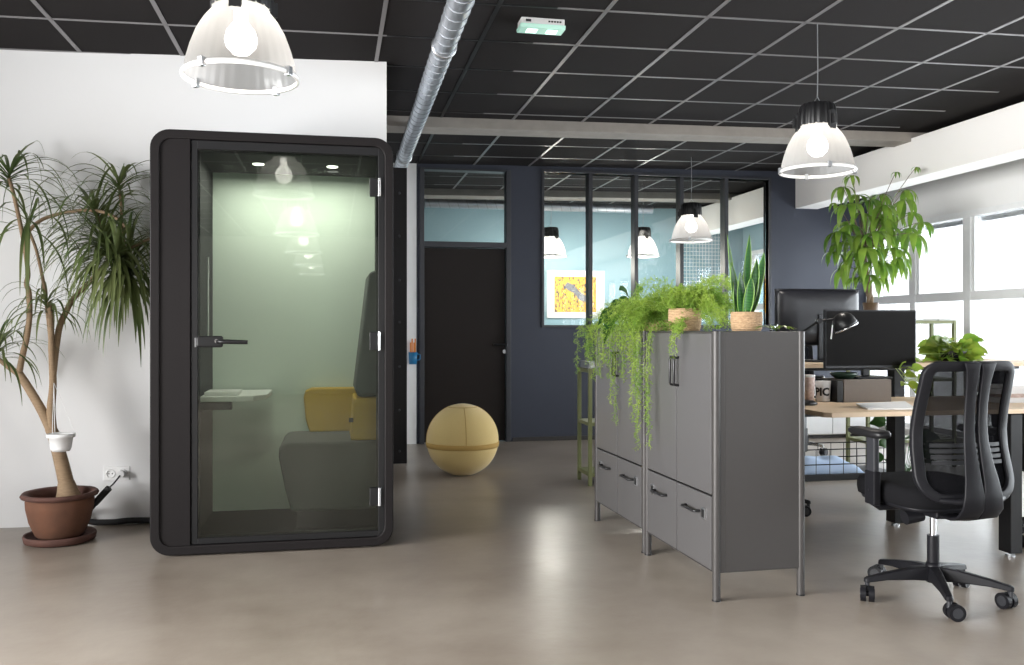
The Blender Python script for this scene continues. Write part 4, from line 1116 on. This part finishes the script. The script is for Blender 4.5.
# mug with lettering
q = on(823, 401.5)
mg = thing('mug', 'white mug with bold black letters on the desk by the taupe box', 'mug', (q.x, q.y, DZ))
rm = .044; hm = .118
a = MB(); a.lathe([(.001, DZ), (.036, DZ), (.040, DZ + .006), (rm, DZ + hm), (rm - .003, DZ + hm + .002), (rm - .006, DZ + hm), (.036, DZ + .010), (.001, DZ + .009)], 40, (q.x, q.y, 0)); a.build('mug_body', 'ceramic', mg)
an_m = math.atan2(-q.y, -q.x)
a = MB(); pts = [(-.0 + rm * .93, .0, .092), (rm + .026, 0, .088), (rm + .032, 0, .06), (rm + .02, 0, .032), (rm * .88, 0, .026)]
Xh = Matrix.Translation((q.x, q.y, DZ)) @ Matrix.Rotation(an_m - PI * .5, 4, 'Z'); a.tube([Xh @ Vector(p) for p in smooth_path(pts, 5)], .0065, 8); a.build('mug_handle', 'ink', mg)
def lettering(body, size, rad_fn, center, ang0, z0, parent, mat):
    cu = bpy.data.curves.new('lettering', 'FONT'); cu.body = body; cu.size = size; cu.align_x = 'CENTER'; cu.offset = size * .04; cu.resolution_u = 3
    ob = bpy.data.objects.new('lettering', cu); col.objects.link(ob)
    dg = bpy.context.evaluated_depsgraph_get(); me = bpy.data.meshes.new_from_object(ob.evaluated_get(dg))
    bpy.data.objects.remove(ob)
    bm = bmesh.new(); bm.from_mesh(me); bmesh.ops.triangulate(bm, faces=bm.faces)
    for _ in range(2): bmesh.ops.subdivide_edges(bm, edges=[e for e in bm.edges if e.calc_length() > .006], cuts=1)
    bmesh.ops.triangulate(bm, faces=bm.faces)
    inv = WM[parent.name].inverted()
    for v in bm.verts:
        r = rad_fn(v.co.y); an = ang0 + v.co.x / r
        v.co = inv @ Vector((center[0] + r * math.cos(an), center[1] + r * math.sin(an), z0 + v.co.y))
    bm.to_mesh(me); bm.free(); me.materials.clear(); me.materials.append(M[mat])
    o = bpy.data.objects.new('lettering', me); col.objects.link(o); o.parent = parent; WM[o.name] = WM[parent.name]
    return o
lettering('PIC', .062, lambda y: .0413 + (y + .035) * .035 + .0012, (q.x, q.y), an_m - .14, DZ + .038, mg, 'ink')
q = on(808.5, 402)
tc_ = thing('tumbler', 'tall pink-speckled tumbler on the desk at the cabinet side', 'cup', (q.x, q.y, DZ))
a = MB(); a.lathe([(.001, DZ), (.030, DZ), (.036, DZ + .155), (.033, DZ + .156), (.028, DZ + .01), (.001, DZ + .009)], 32, (q.x, q.y, 0)); a.build('tumbler_body', 'cuppat', tc_)
MB().lathe([(.0355, DZ + .143), (.0375, DZ + .150), (.0365, DZ + .157), (.0335, DZ + .157)], 32, (q.x, q.y, 0)).build('tumbler_rim', 'ceramic', tc_)
# papers
pa = [on(856, 404.5), on(905, 402.5), on(916, 409.5), on(868, 410)]
a = MB(); vs = [Vector((p.x, p.y, DZ)) for p in pa] + [Vector((p.x, p.y, DZ + .008)) for p in pa]
a.add(vs, [(0, 1, 2, 3), (4, 7, 6, 5), (0, 4, 5, 1), (1, 5, 6, 2), (2, 6, 7, 3), (3, 7, 4, 0)], 0, False)
tag(a.build('paper_pile', 'paper', origin=(sum(p.x for p in pa) / 4, sum(p.y for p in pa) / 4, DZ)), 'white sheets lying on the oak desk in front of the taupe box', 'papers')
q0 = on(1007, 404); px0 = q0.x
pile = [(.30, .22, .030, 'paper', .0), (.29, .21, .022, 'cuppat', .03), (.30, .21, .028, 'paper', -.03), (.27, .20, .016, 'whitep', .02)]
zz = DZ
for i, (w_, d_, h_, m_, dx) in enumerate(pile):
    o = MB(); o.box(px0 + dx, px0 + dx + w_, q0.y + .05, q0.y + .05 + d_, zz, zz + h_)
    tag(o.build('folder', m_, origin=(px0 + dx + w_ / 2, q0.y + .16, zz), bevel=.002), ['white folder, lowest of the stack on the desk by the mesh chair', 'pinkish folder, second lowest of the stack by the mesh chair', 'thick white folder, second from the top of the stack by the mesh chair', 'thin white folder, topmost of the stack by the mesh chair'][i], 'folder', 'folders stacked on the oak desk')
    zz += h_
# desk lamp: arm comes from behind the cabinet
lbx, lby = 2.56, 4.52
dl = thing('desk_lamp', 'black jointed desk lamp with a chrome-edged dome shade', 'desk lamp', (lbx, lby, DZ))
a = MB(); a.lathe([(.001, DZ), (.085, DZ), (.088, DZ + .012), (.07, DZ + .022), (.012, DZ + .03), (.001, DZ + .03)], 32, (lbx, lby, 0)); a.build('lamp_base', 'blackm', dl)
zl = lbx * S + lby * C
j1 = W(776, 372, zl); j2 = W(800, 334, zl - .02); j3 = W(819, 321, zl - .03); sc_ = W(843, 322, zl - .05)
base_ = Vector((lbx, lby, DZ + .02))
MB().tube([base_, j1], .008, 8).build('lower_arm', 'blackm', dl)
MB().tube([j1, j2, j3], .007, 8).build('upper_arm', 'blackm', dl)
a = MB()
for j in (j1, j3): a.cyl(j + Vector((-.006, -.02, 0)), j + Vector((.006, .02, 0)), .014)
a.tube([j3, W(829, 320, zl - .04), W(836, 319, zl - .045)], .007, 8); a.build('lamp_joint', 'handle', dl)
ax_ = Vector((.42, -.18, -.9)).normalized()
rotm = Vector((0, 0, -1)).rotation_difference(ax_).to_matrix().to_4x4()
shd = MB(); shd.lathe([(.066, -.045), (.066, -.025), (.062, .0), (.052, .022), (.036, .038), (.018, .046), (.001, .048)], 36, sc_ + Vector((0, 0, .005)), X=rotm); shd.build('lamp_shade', 'blackm', dl, solid=.002)
MB().lathe([(.0655, -.046), (.068, -.044), (.068, -.038), (.0655, -.036)], 36, sc_ + Vector((0, 0, .005)), X=rotm).build('shade_rim', 'chrome', dl)
MB().lathe([(.001, -.04), (.02, -.035), (.026, -.015), (.016, .01), (.014, .035)], 20, sc_ + Vector((0, 0, .005)), X=rotm).build('bulb', 'whitep', dl)
w1_ = W(832.5, 325, zl - .09); MB().tube([w1_, W(831, 339, zl - .09)], .0035, 6).build('switch_rod', 'whitep', dl)

# leafy plant on the raised desk
ph = W(950, 362, 5.55); 
pt_ = thing('pothos', 'bright pothos with yellow-green leaves on the raised desk behind the mesh chair', 'potted plant', (PY(953, 360, 5.32).x, 5.32, EZ))
PX0, PY0 = PY(953, 360, 5.32).x, 5.32
a = MB(); a.lathe([(.001, EZ), (.07, EZ), (.085, EZ + .07), (.08, EZ + .072), (.072, EZ + .05), (.001, EZ + .05)], 32, (PX0, PY0, 0)); a.build('pot', 'black', pt_)
lf = MB(); st = MB(); b0_ = Vector((PX0, PY0, EZ + .05))
def heart(mb, p, d, L, w):
    pts = arch(p, d, L, .22, 7); mb.ribbon(pts, [w * k for k in (.30, .9, 1.1, 1.08, .92, .64, .32, .01)], up=(rnd.uniform(-.8, .2), rnd.uniform(-1, -.2), rnd.uniform(.2, .9)), fold=.12)
for i in range(110):
    an = 2.4 * i; rr = rnd.uniform(.03, .135); e = b0_ + Vector((math.cos(an) * rr * 1.15, math.sin(an) * rr, rnd.uniform(-.06, .10) * (1 - rr * 1.5)))
    st.tube([b0_, (b0_ + e) / 2 + Vector((0, 0, .03)), e], .0025, 5, False)
    heart(lf, e, Vector((math.cos(an), math.sin(an), rnd.uniform(.0, .7))), rnd.uniform(.075, .115), rnd.uniform(.027, .040))
for (px, py) in ((912, 372), (905, 378), (918, 382), (900, 372), (922, 390), (915, 396), (908, 388), (926, 376), (922, 365)):
    e = W(px, py, 5.25); 
    st.tube([b0_, Vector((e.x + .08, 5.02, EZ + .06)), e + Vector((0, 0, .02))], .0025, 5, False)
    for k in range(2): heart(lf, e + Vector((0, 0, .02)), Vector((rnd.uniform(-1, 1), -.4, rnd.uniform(-.2, .5))), rnd.uniform(.06, .10), .026)
st.build('stems', 'fernstem', pt_); lf.build('leaves', 'pothos', pt_)
# small green plant under the desk (by the rear leg)
q = PZ(905, 470, 0)
gp = thing('leafy_plant', 'small dark plant on the floor behind the desk leg', 'potted plant', (3.72, 5.25, 0))
a = MB(); a.lathe([(.001, 0), (.09, 0), (.12, .22), (.112, .22), (.10, .19), (.001, .19)], 28, (3.72, 5.25, 0)); a.build('pot', 'black', gp)
lf = MB(); b0_ = Vector((3.72, 5.25, .2))
for i in range(22):
    an = 2.4 * i; e = b0_ + Vector((math.cos(an) * .13, math.sin(an) * .11, rnd.uniform(.08, .42))); lf.tube([b0_, e], .0025, 5, False); heart(lf, e, Vector((math.cos(an), math.sin(an), .3)), .10, .032)
lf.build('leaves', 'dkleaf', gp)

# wire basket with a folded blue cloth, under the raised desk
wz0, wz1 = .05, .25; wy0, wy1 = 6.42, 6.80; wx0, wx1 = PY(800, 450, 6.42).x - .1, PY(897, 450, 6.42).x
wbk = thing('wire_basket', 'low black wire basket standing on the floor beyond the desks', 'basket', ((wx0 + wx1) / 2, (wy0 + wy1) / 2, 0))
a = MB(); a.box(wx0, wx1, wy0, wy1, 0, .05); a.build('base_tray', 'blackm', wbk, bevel=.004)
wr = MB()
for z in (wz1, .13):
    wr.tube([(wx0, wy0, z), (wx1, wy0, z), (wx1, wy1, z), (wx0, wy1, z)], .005, 6, closed=True)
n = 8
for i in range(n + 1):
    x = wx0 + (wx1 - wx0) * i / n
    wr.tube([(x, wy0, .05), (x, wy0, wz1)], .003, 5, False); wr.tube([(x, wy1, .05), (x, wy1, wz1)], .003, 5, False)
wr.build('wire_sides', 'blackm', wbk)
cx0 = (wx0 * .62 + wx1 * .38)
ct = MB(); nn = 28; vs = []; fs = []
for j in range(nn):
    for i in range(nn):
        u, v = i / (nn - 1), j / (nn - 1)
        hh = math.sin(PI * u) ** .5 * math.sin(PI * v) ** .5
        vs.append((cx0 - .32 + .64 * u, wy0 + .02 + .33 * v, .052 + hh * (.13 + .05 * noise.noise(Vector((u * 4, v * 3, 1.7))))))
for j in range(nn - 1):
    for i in range(nn - 1): fs.append((j * nn + i, j * nn + i + 1, (j + 1) * nn + i + 1, (j + 1) * nn + i))
ct.add(vs, fs, 0, True)
tag(ct.build('cloth_bag', 'cloth', origin=(cx0, wy0 + .18, .05), solid=.006), 'crumpled pale blue cloth lying in the black wire basket', 'cloth')
# low white sideboard at the far end
sb = thing('sideboard', 'low white sideboard along the dark far wall beyond the desks', 'sideboard', (4.85, YF - .25, 0))
MB().box(3.7, 6.0, YF - .42, YF - .02, .04, .60).build('carcass', 'white', sb, bevel=.003)
for k in range(4):
    x0 = 3.7 + .575 * k + .004; d_ = MB().box(x0, x0 + .567, YF - .438, YF - .42, .05, .595).build('door', 'whitep', sb, bevel=.002)
    MB().box(x0 + .25, x0 + .32, YF - .450, YF - .438, .55, .562).build('door_handle', 'steel', d_)
MB().box(3.74, 5.96, YF - .39, YF - .05, 0, .04).build('plinth', 'cab', sb)

# print and wire grid in the teal room
A0, A1 = PY(547, 318, YT - .02), PY(604.5, 271, YT - .02)
ar = thing('framed_print', 'framed yellow print with black marks on the teal wall behind the glass', 'picture', ((A0.x + A1.x) / 2, YT, A0.z))
MB().box(A0.x, A1.x, YT - .03, YT - .001, A0.z, A1.z).build('mount', 'paper', ar, bevel=.003)
B0, B1 = PY(554.5, 312, YT - .03), PY(596, 277, YT - .03)
MB().box(B0.x, B1.x, YT - .033, YT - .030, B0.z, B1.z).build('print_sheet', 'art', ar)
a = MB(); L0 = PY(566, 284, YT - .034); L1 = PY(590, 303, YT - .034); dd = Vector((L1.x - L0.x, L1.z - L0.z)).normalized(); pp = Vector((-dd.y, dd.x)) * .055
n = 12; po = []
for i in range(n + 1): 
    t = i / n; k = .6 + .4 * math.sin(t * 9) * .5 + .3 * math.sin(PI * t); po.append((L0.x + (L1.x - L0.x) * t + pp.x * k, L0.z + (L1.z - L0.z) * t + pp.y * k))
for i in range(n, -1, -1):
    t = i / n; k = .6 + .25 * math.sin(t * 12) + .3 * math.sin(PI * t); po.append((L0.x + (L1.x - L0.x) * t - pp.x * k, L0.z + (L1.z - L0.z) * t - pp.y * k))
a.prism(po, 'y', YT - .0345, YT - .033); a.build('grey_motif', 'artgrey', ar)
G0, G1 = PY(684, 300, YT - .05), PY(722, 226, YT - .05)
gr = MB()
for i in range(13):
    x = G0.x + (G1.x - G0.x) * i / 12; gr.tube([(x, YT - .03, G0.z), (x, YT - .03, G1.z)], .004, 5, False)
for i in range(21):
    z = G0.z + (G1.z - G0.z) * i / 20; gr.tube([(G0.x, YT - .036, z), (G1.x, YT - .036, z)], .004, 5, False)
tag(gr.build('hanging_wire_grid', 'wframe', origin=((G0.x + G1.x) / 2, YT - .03, G0.z)), 'wire grid board hung on the teal wall behind the glazed partition', 'wire board')

# ================================================================== OFFICE CHAIRS
def make_chair(label, chrome=False):
    t = thing('office_chair', label, 'chair', (0, 0, 0))
    pm_ = 'chrome' if chrome else 'chairpl'
    # five-star base
    hb = MB(); hb.lathe([(.001, .075), (.030, .075), (.036, .09), (.034, .15), (.028, .165), (.001, .165)], 24); hub_ = hb.build('base_hub', pm_, t, local=True)
    for k in range(5):
        X = Matrix.Rotation(R(101.5 + 72 * k), 4, 'Z')
        l_ = MB(); sec = [(.02, .030, .085, .150), (.10, .026, .090, .143), (.22, .021, .090, .122), (.305, .018, .080, .104), (.318, .012, .078, .098)]
        vs = []; fs = []
        for (r, w_, z0, z1) in sec: vs += [(r, -w_, z0), (r, w_, z0), (r, w_ * .7, z1), (r, -w_ * .7, z1)]
        for i in range(len(sec) - 1):
            for j in range(4): fs.append((4 * i + j, 4 * i + (j + 1) % 4, 4 * i + 4 + (j + 1) % 4, 4 * i + 4 + j))
        fs += [(0, 1, 2, 3), (16, 17, 18, 19)]
        l_.add([X @ Vector(p) for p in vs], fs, 0, False); lo = l_.build('base_leg', pm_, t, local=True, bevel=.005)
        cs = MB(); c0 = X @ Vector((.305, 0, 0)); rot = X @ Matrix.Rotation(R(25 + 40 * k), 4, 'Z')
        off = rot @ Vector((.022, 0, 0)); pc = Vector((c0.x + off.x, c0.y + off.y, .035)); axd = (rot @ Vector((0, 1, 0))).to_3d()
        for sg in (-1, 1):
            cs.cyl(pc + axd * sg * .006, pc + axd * sg * .029, .035, 22)
        cs.cyl(pc - axd * .01, pc + axd * .01, .012)
        cs.build('castor', 'chairgrey' if chrome else 'chairpl', lo, local=True, bevel=.004)
        for sg in (-1, 1):
            cd_ = MB(); cd_.cyl(pc + axd * sg * .028, pc + axd * sg * .0305, .022, 18); cd_.build('wheel_disc', 'chairgrey', lo, local=True)
        c2 = MB(); c2.cyl((c0.x, c0.y, .050), (c0.x, c0.y, .095), .010); c2.tube([Vector((c0.x, c0.y, .055)), pc + Vector((0, 0, .018))], .012, 8); c2.build('castor_fork', 'chrome' if chrome else 'chairgrey', lo, local=True)
    MB().cyl((0, 0, .150), (0, 0, .285), .026).build('column_sleeve', 'chairpl', t, local=True)
    MB().cyl((0, 0, .285), (0, 0, .395), .014).build('gas_column', 'chrome', t, local=True)
    mc = MB(); mc.box(-.085, .085, -.14, .12, .385, .435); mch = mc.build('mechanism', 'chairpl', t, local=True, bevel=.012, seg=3)
    MB().cyl((-.075, -.02, .385), (-.155, -.02, .372), .031, 20).build('tension_knob', 'chairpl', mch, local=True, bevel=.006)
    MB().tube([(.085, .02, .405), (.20, .02, .400), (.25, .02, .395)], .007, 8).build('height_lever', 'chairpl', mch, local=True)
    # seat
    so_ = MB(); ol = superell(.248, .255, 4.6, 56, .04)
    so_.layers([(p[0], p[1]) for p in ol], [(.90, .438), (.985, .448), (1.0, .475), (.995, .505), (.96, .522), (.85, .530), (.5, .527)]); so_.build('seat', 'seatfab', t, local=True)
    sh_ = MB(); sh_.layers(ol, [(.80, .424), (.93, .428), (.95, .446)]); sh_.build('seat_shell', 'chairpl', t, local=True)
    # back: curved frame, woven mesh, lumbar slats, split spine
    def yb(z):
        k = [(.44, -.262), (.52, -.258), (.60, -.238), (.70, -.212), (.78, -.206), (.88, -.224), (.98, -.252), (1.09, -.282)]
        for i in range(len(k) - 1):
            if z <= k[i + 1][0] or i == len(k) - 2:
                z0, y0 = k[i]; z1, y1 = k[i + 1]; u = (z - z0) / (z1 - z0); u = max(-.2, min(1.2, u))
                return y0 + (y1 - y0) * u
    zlo, zhi = .475, 1.075; zm_, hh = (zlo + zhi) / 2, (zhi - zlo) / 2
    def wz_(z): return .236 - .020 * max(0, (z - .60)) / .47
    def outline(k, n=10):
        pts = []
        for sx, cz_, r_, a0_ in ((1, zhi, .060, 0), (-1, zhi, .060, 90), (-1, zlo, .115, 180), (1, zlo, .115, 270)):
            rr_ = max(r_ - k, .012)
            for i in range(n + 1):
                an_ = R(a0_ + 90 * i / n); zc0 = (zhi - k - rr_) if cz_ == zhi else (zlo + k + rr_)
                zz_ = zc0 + rr_ * math.sin(an_); pts.append((sx * (wz_(zz_) - k - rr_) + rr_ * math.cos(an_), zz_))
        dense = []
        for i in range(len(pts)):
            p_, q_ = pts[i], pts[(i + 1) % len(pts)]; m_ = max(1, int(math.hypot(q_[0] - p_[0], q_[1] - p_[1]) / .03)) if i % (n + 1) == n else 1
            m_ = {0: 10, 1: 14, 2: 8, 3: 14}[i // (n + 1)] if i % (n + 1) == n else 1
            for j in range(m_): dense.append((p_[0] + (q_[0] - p_[0]) * j / m_, p_[1] + (q_[1] - p_[1]) * j / m_))
        return dense
    oo, ii = outline(0), outline(.043)
    n = len(oo); vs = []; fs = []
    def cy(x): return .10 * (abs(x) / .24) ** 2 * .45       # the back wraps forward at its sides
    for loop, dy in ((oo, .012), (ii, .012), (oo, -.014), (ii, -.014)):
        vs += [(x, yb(z) + cy(x) + dy, z) for x, z in loop]
    for i in range(n):
        j = (i + 1) % n; fs += [(i, j, n + j, n + i), (2 * n + i, 3 * n + i, 3 * n + j, 2 * n + j), (i, 2 * n + i, 2 * n + j, j), (n + i, n + j, 3 * n + j, 3 * n + i)]
    bf = MB(); bf.add(vs, fs, 0, True); bf.build('back_frame', 'chairpl', t, local=True, bevel=.006, seg=2)
    mm = MB(); rows = 26; cols = 14; vs = []; fs = []
    zi0, zi1 = zlo + .042, zhi - .042
    def halfw(z):
        k = .041; w_ = wz_(z) - k
        for edge, r_ in ((zhi - k, .060 - k), (zlo + k, .115 - k)):
            d_ = abs(edge - z)
            if d_ < r_: w_ -= r_ - math.sqrt(max(0, r_ * r_ - (r_ - d_) ** 2))
        return w_
    for r_ in range(rows + 1):
        z = zi0 + (zi1 - zi0) * r_ / rows; hw = halfw(z)
        for c_ in range(cols + 1):
            x = -hw + 2 * hw * c_ / cols; vs.append((x, yb(z) + cy(x) + .002, z))
    for r_ in range(rows):
        for c_ in range(cols): a_ = r_ * (cols + 1) + c_; fs.append((a_, a_ + 1, a_ + cols + 2, a_ + cols + 1))
    mm.add(vs, fs, 0, True); mm.build('back_mesh', 'mesh', t, local=True)
    ls = MB()
    for k in range(4):
        z = .645 + k * .024; pts = [(x, yb(z) + cy(x) - .012, z) for x in [-.165 + .33 * i / 12 for i in range(13)]]
        for i in range(12):
            (xa, ya, za), (xb_, yb_, zb__) = pts[i], pts[i + 1]
            ls.add([(xa, ya, za - .008), (xb_, yb_, za - .008), (xb_, yb_, za + .008), (xa, ya, za + .008), (xa, ya - .006, za - .008), (xb_, yb_ - .006, za - .008), (xb_, yb_ - .006, za + .008), (xa, ya - .006, za + .008)],
                   [(0, 1, 2, 3), (4, 7, 6, 5), (0, 4, 5, 1), (3, 2, 6, 7)], 0, False)
    ls.build('lumbar_support', 'lumbar', t, local=True)
    # spine: two bars parting above a slit, running into a broad foot under the seat
    prof_ = [(-.02, .405), (-.12, .400), (-.22, .405), (-.285, .425), (-.318, .465), (-.322, .52), (-.312, .58), (-.292, .66), (-.276, .74), (-.272, .82), (-.278, .90), (-.290, .98), (-.302, 1.04), (-.304, 1.072)]
    xin = [0, 0, 0, 0, 0, 0, .006, .008, .009, .009, .009, .009, .008, 0]
    xout = [.055, .065, .085, .095, .095, .088, .078, .066, .058, .054, .053, .056, .064, .075]
    spn = MB()
    for sg in (-1, 1):
        vs = []; fs = []
        for i, (y, z) in enumerate(prof_):
            tdir = Vector((prof_[min(i + 1, 13)][0] - prof_[max(i - 1, 0)][0], prof_[min(i + 1, 13)][1] - prof_[max(i - 1, 0)][1])).normalized(); nr = Vector((-tdir.y, tdir.x)) * .011
            xi, xo = sg * xin[i], sg * xout[i]
            vs += [(xi, y + nr.x, z + nr.y), (xo, y + nr.x * .5, z + nr.y * .5), (xo, y - nr.x * .5, z - nr.y * .5), (xi, y - nr.x, z - nr.y)]
        for i in range(13):
            for j in range(4): fs.append((4 * i + j, 4 * i + (j + 1) % 4, 4 * i + 4 + (j + 1) % 4, 4 * i + 4 + j))
        fs += [(0, 1, 2, 3), (52, 53, 54, 55)]
        spn.add(vs, fs, 0, True)
    br = MB()
    spn.build('back_spine', 'chairpl', t, local=True, bevel=.005, seg=2)
    for z in (1.055, .50):
        pass
    for sg in (-1, 1):
        br = MB(); br.tube([(sg * .03, -.315, .50), (sg * .09, -.29, .49), (sg * .15, yb(.495) + cy(.15) - .008, .493)], [.016, .014, .012], 8); br.build('frame_bracket', 'chairpl', t, local=True)
        ar_ = MB(); ar_.tube([(sg * .12, .02, .418), (sg * .25, .02, .418), (sg * .278, .02, .435), (sg * .286, .02, .50)], [.016, .018, .02, .02], 8); at = ar_.build('armrest', 'chairpl', t, local=True)
        p_ = MB(); p_.box(sg * .286 - .013, sg * .286 + .013, -.012, .052, .44, .735); p_.build('arm_post', 'chairgrey', at, local=True, bevel=.006)
        p_ = MB(); p_.box(sg * .286 - .017, sg * .286 + .017, -.018, .058, .43, .58); p_.build('post_sleeve', 'chairpl', at, local=True, bevel=.006)
        p_ = MB(); ol2 = [(x + sg * .282, y + .055) for x, y in superell(.043, .128, 4, 40)]
        cxm = sg * .282
        vs = []; fs = []; lay = [(.85, .730), (1.0, .738), (1.0, .753), (.90, .762), (.6, .764)]
        for sc__, z in lay: vs += [(cxm + (x - cxm) * sc__, .055 + (y - .055) * sc__, z) for x, y in ol2]
        m_ = 40
        for i in range(len(lay) - 1):
            for j in range(m_): fs.append((i * m_ + j, i * m_ + (j + 1) % m_, (i + 1) * m_ + (j + 1) % m_, (i + 1) * m_ + j))
        fs.append(tuple(range(m_))); fs.append(tuple((len(lay) - 1) * m_ + j for j in range(m_)))
        p_.add(vs, fs, 0, True); p_.build('arm_pad', 'black', at, local=True)
    return t
ch = make_chair('black mesh-back office chair with a split spine, in front of the oak desk')
c1_ = copy_tree(ch); c2_ = copy_tree(ch)
ch.location = (2.645, 3.525, 0); ch.rotation_euler.z = R(-1)
c1_.location = (2.74, 5.36, 0); c1_.rotation_euler.z = R(-53.5); c1_['label'] = 'black office chair almost hidden behind the grey cabinets, beside the desk end'
c2_.location = (4.04, 4.22, 0); c2_.rotation_euler.z = R(-4); c2_['label'] = 'black office chair pushed under the oak desk beyond its black legs, at the edge'
c3_ = make_chair('pale office chair with a chrome star base beyond the desks by the windows', True)
c3_.location = (4.35, 7.9, 0); c3_.rotation_euler.z = R(150)

# ================================================================== LIGHT
w = bpy.data.worlds.new('world'); scene.world = w; w.use_nodes = True
w.node_tree.nodes['Background'].inputs[0].default_value = (.92, .96, 1, 1)
w.node_tree.nodes['Background'].inputs[1].default_value = 3.0
def area(name, loc, rot, sx, sy, power, c=(1, 1, 1)):
    l = bpy.data.lights.new(name, 'AREA'); l.shape = 'RECTANGLE'; l.size = sx; l.size_y = sy; l.energy = power; l.color = c
    o = bpy.data.objects.new(name, l); col.objects.link(o); o.location = loc; o.rotation_euler = rot
    return o
zmid = (zw0 + zw1) / 2
area('daylight_windows', (XW + .5, (y_low + YT + 1.5) / 2, zmid), (0, R(90), 0), zw1 - zw0 + .4, YT + 1.5 - y_low, 1750, (.90, .95, 1))
area('daylight_side', (XL - .35, (SW[0] + SW[1]) / 2, (SW[2] + SW[3]) / 2), (0, R(-90), 0), SW[3] - SW[2], SW[1] - SW[0], 1250, (1, .99, .975)).data.spread = R(115)
for i, (x0, x1, z0, z1) in enumerate(BACKWIN):
    area('daylight_rear', ((x0 + x1) / 2, YB - .25, (z0 + z1) / 2), (R(90), 0, 0), x1 - x0, z1 - z0, 60, (1, .98, .96))
for o in LAMPS:
    far = o.location.y > 10
    l = bpy.data.lights.new('pendant_light', 'POINT' if far else 'SPOT'); l.energy = 55 if far else 28; l.color = (1, .93, .84); l.shadow_soft_size = .09
    if not far: l.spot_size = R(158); l.spot_blend = .4
    q = bpy.data.objects.new('pendant_light', l); col.objects.link(q); q.location = (o.location.x, o.location.y, o.location.z + ZR - (.14 if far else .03))
for x in (-.42, .0):
    area('booth_light', (x, 5.32, iz1 - .03), (0, 0, 0), .40, .30, 5.6, (1, .97, .90))

scene.view_settings.view_transform = 'Standard'
scene.view_settings.look = 'None'
scene.view_settings.gamma = 1
scene.view_settings.exposure = 0.0
scene.view_settings.use_curve_mapping = False
scene.cycles.use_denoising = True
scene.cycles.max_bounces = 10
scene.cycles.diffuse_bounces = 5
scene.cycles.transparent_max_bounces = 24
scene.cycles.transmission_bounces = 8
scene.cycles.sample_clamp_indirect = 6
scene.cycles.caustics_reflective = False
scene.cycles.caustics_refractive = False
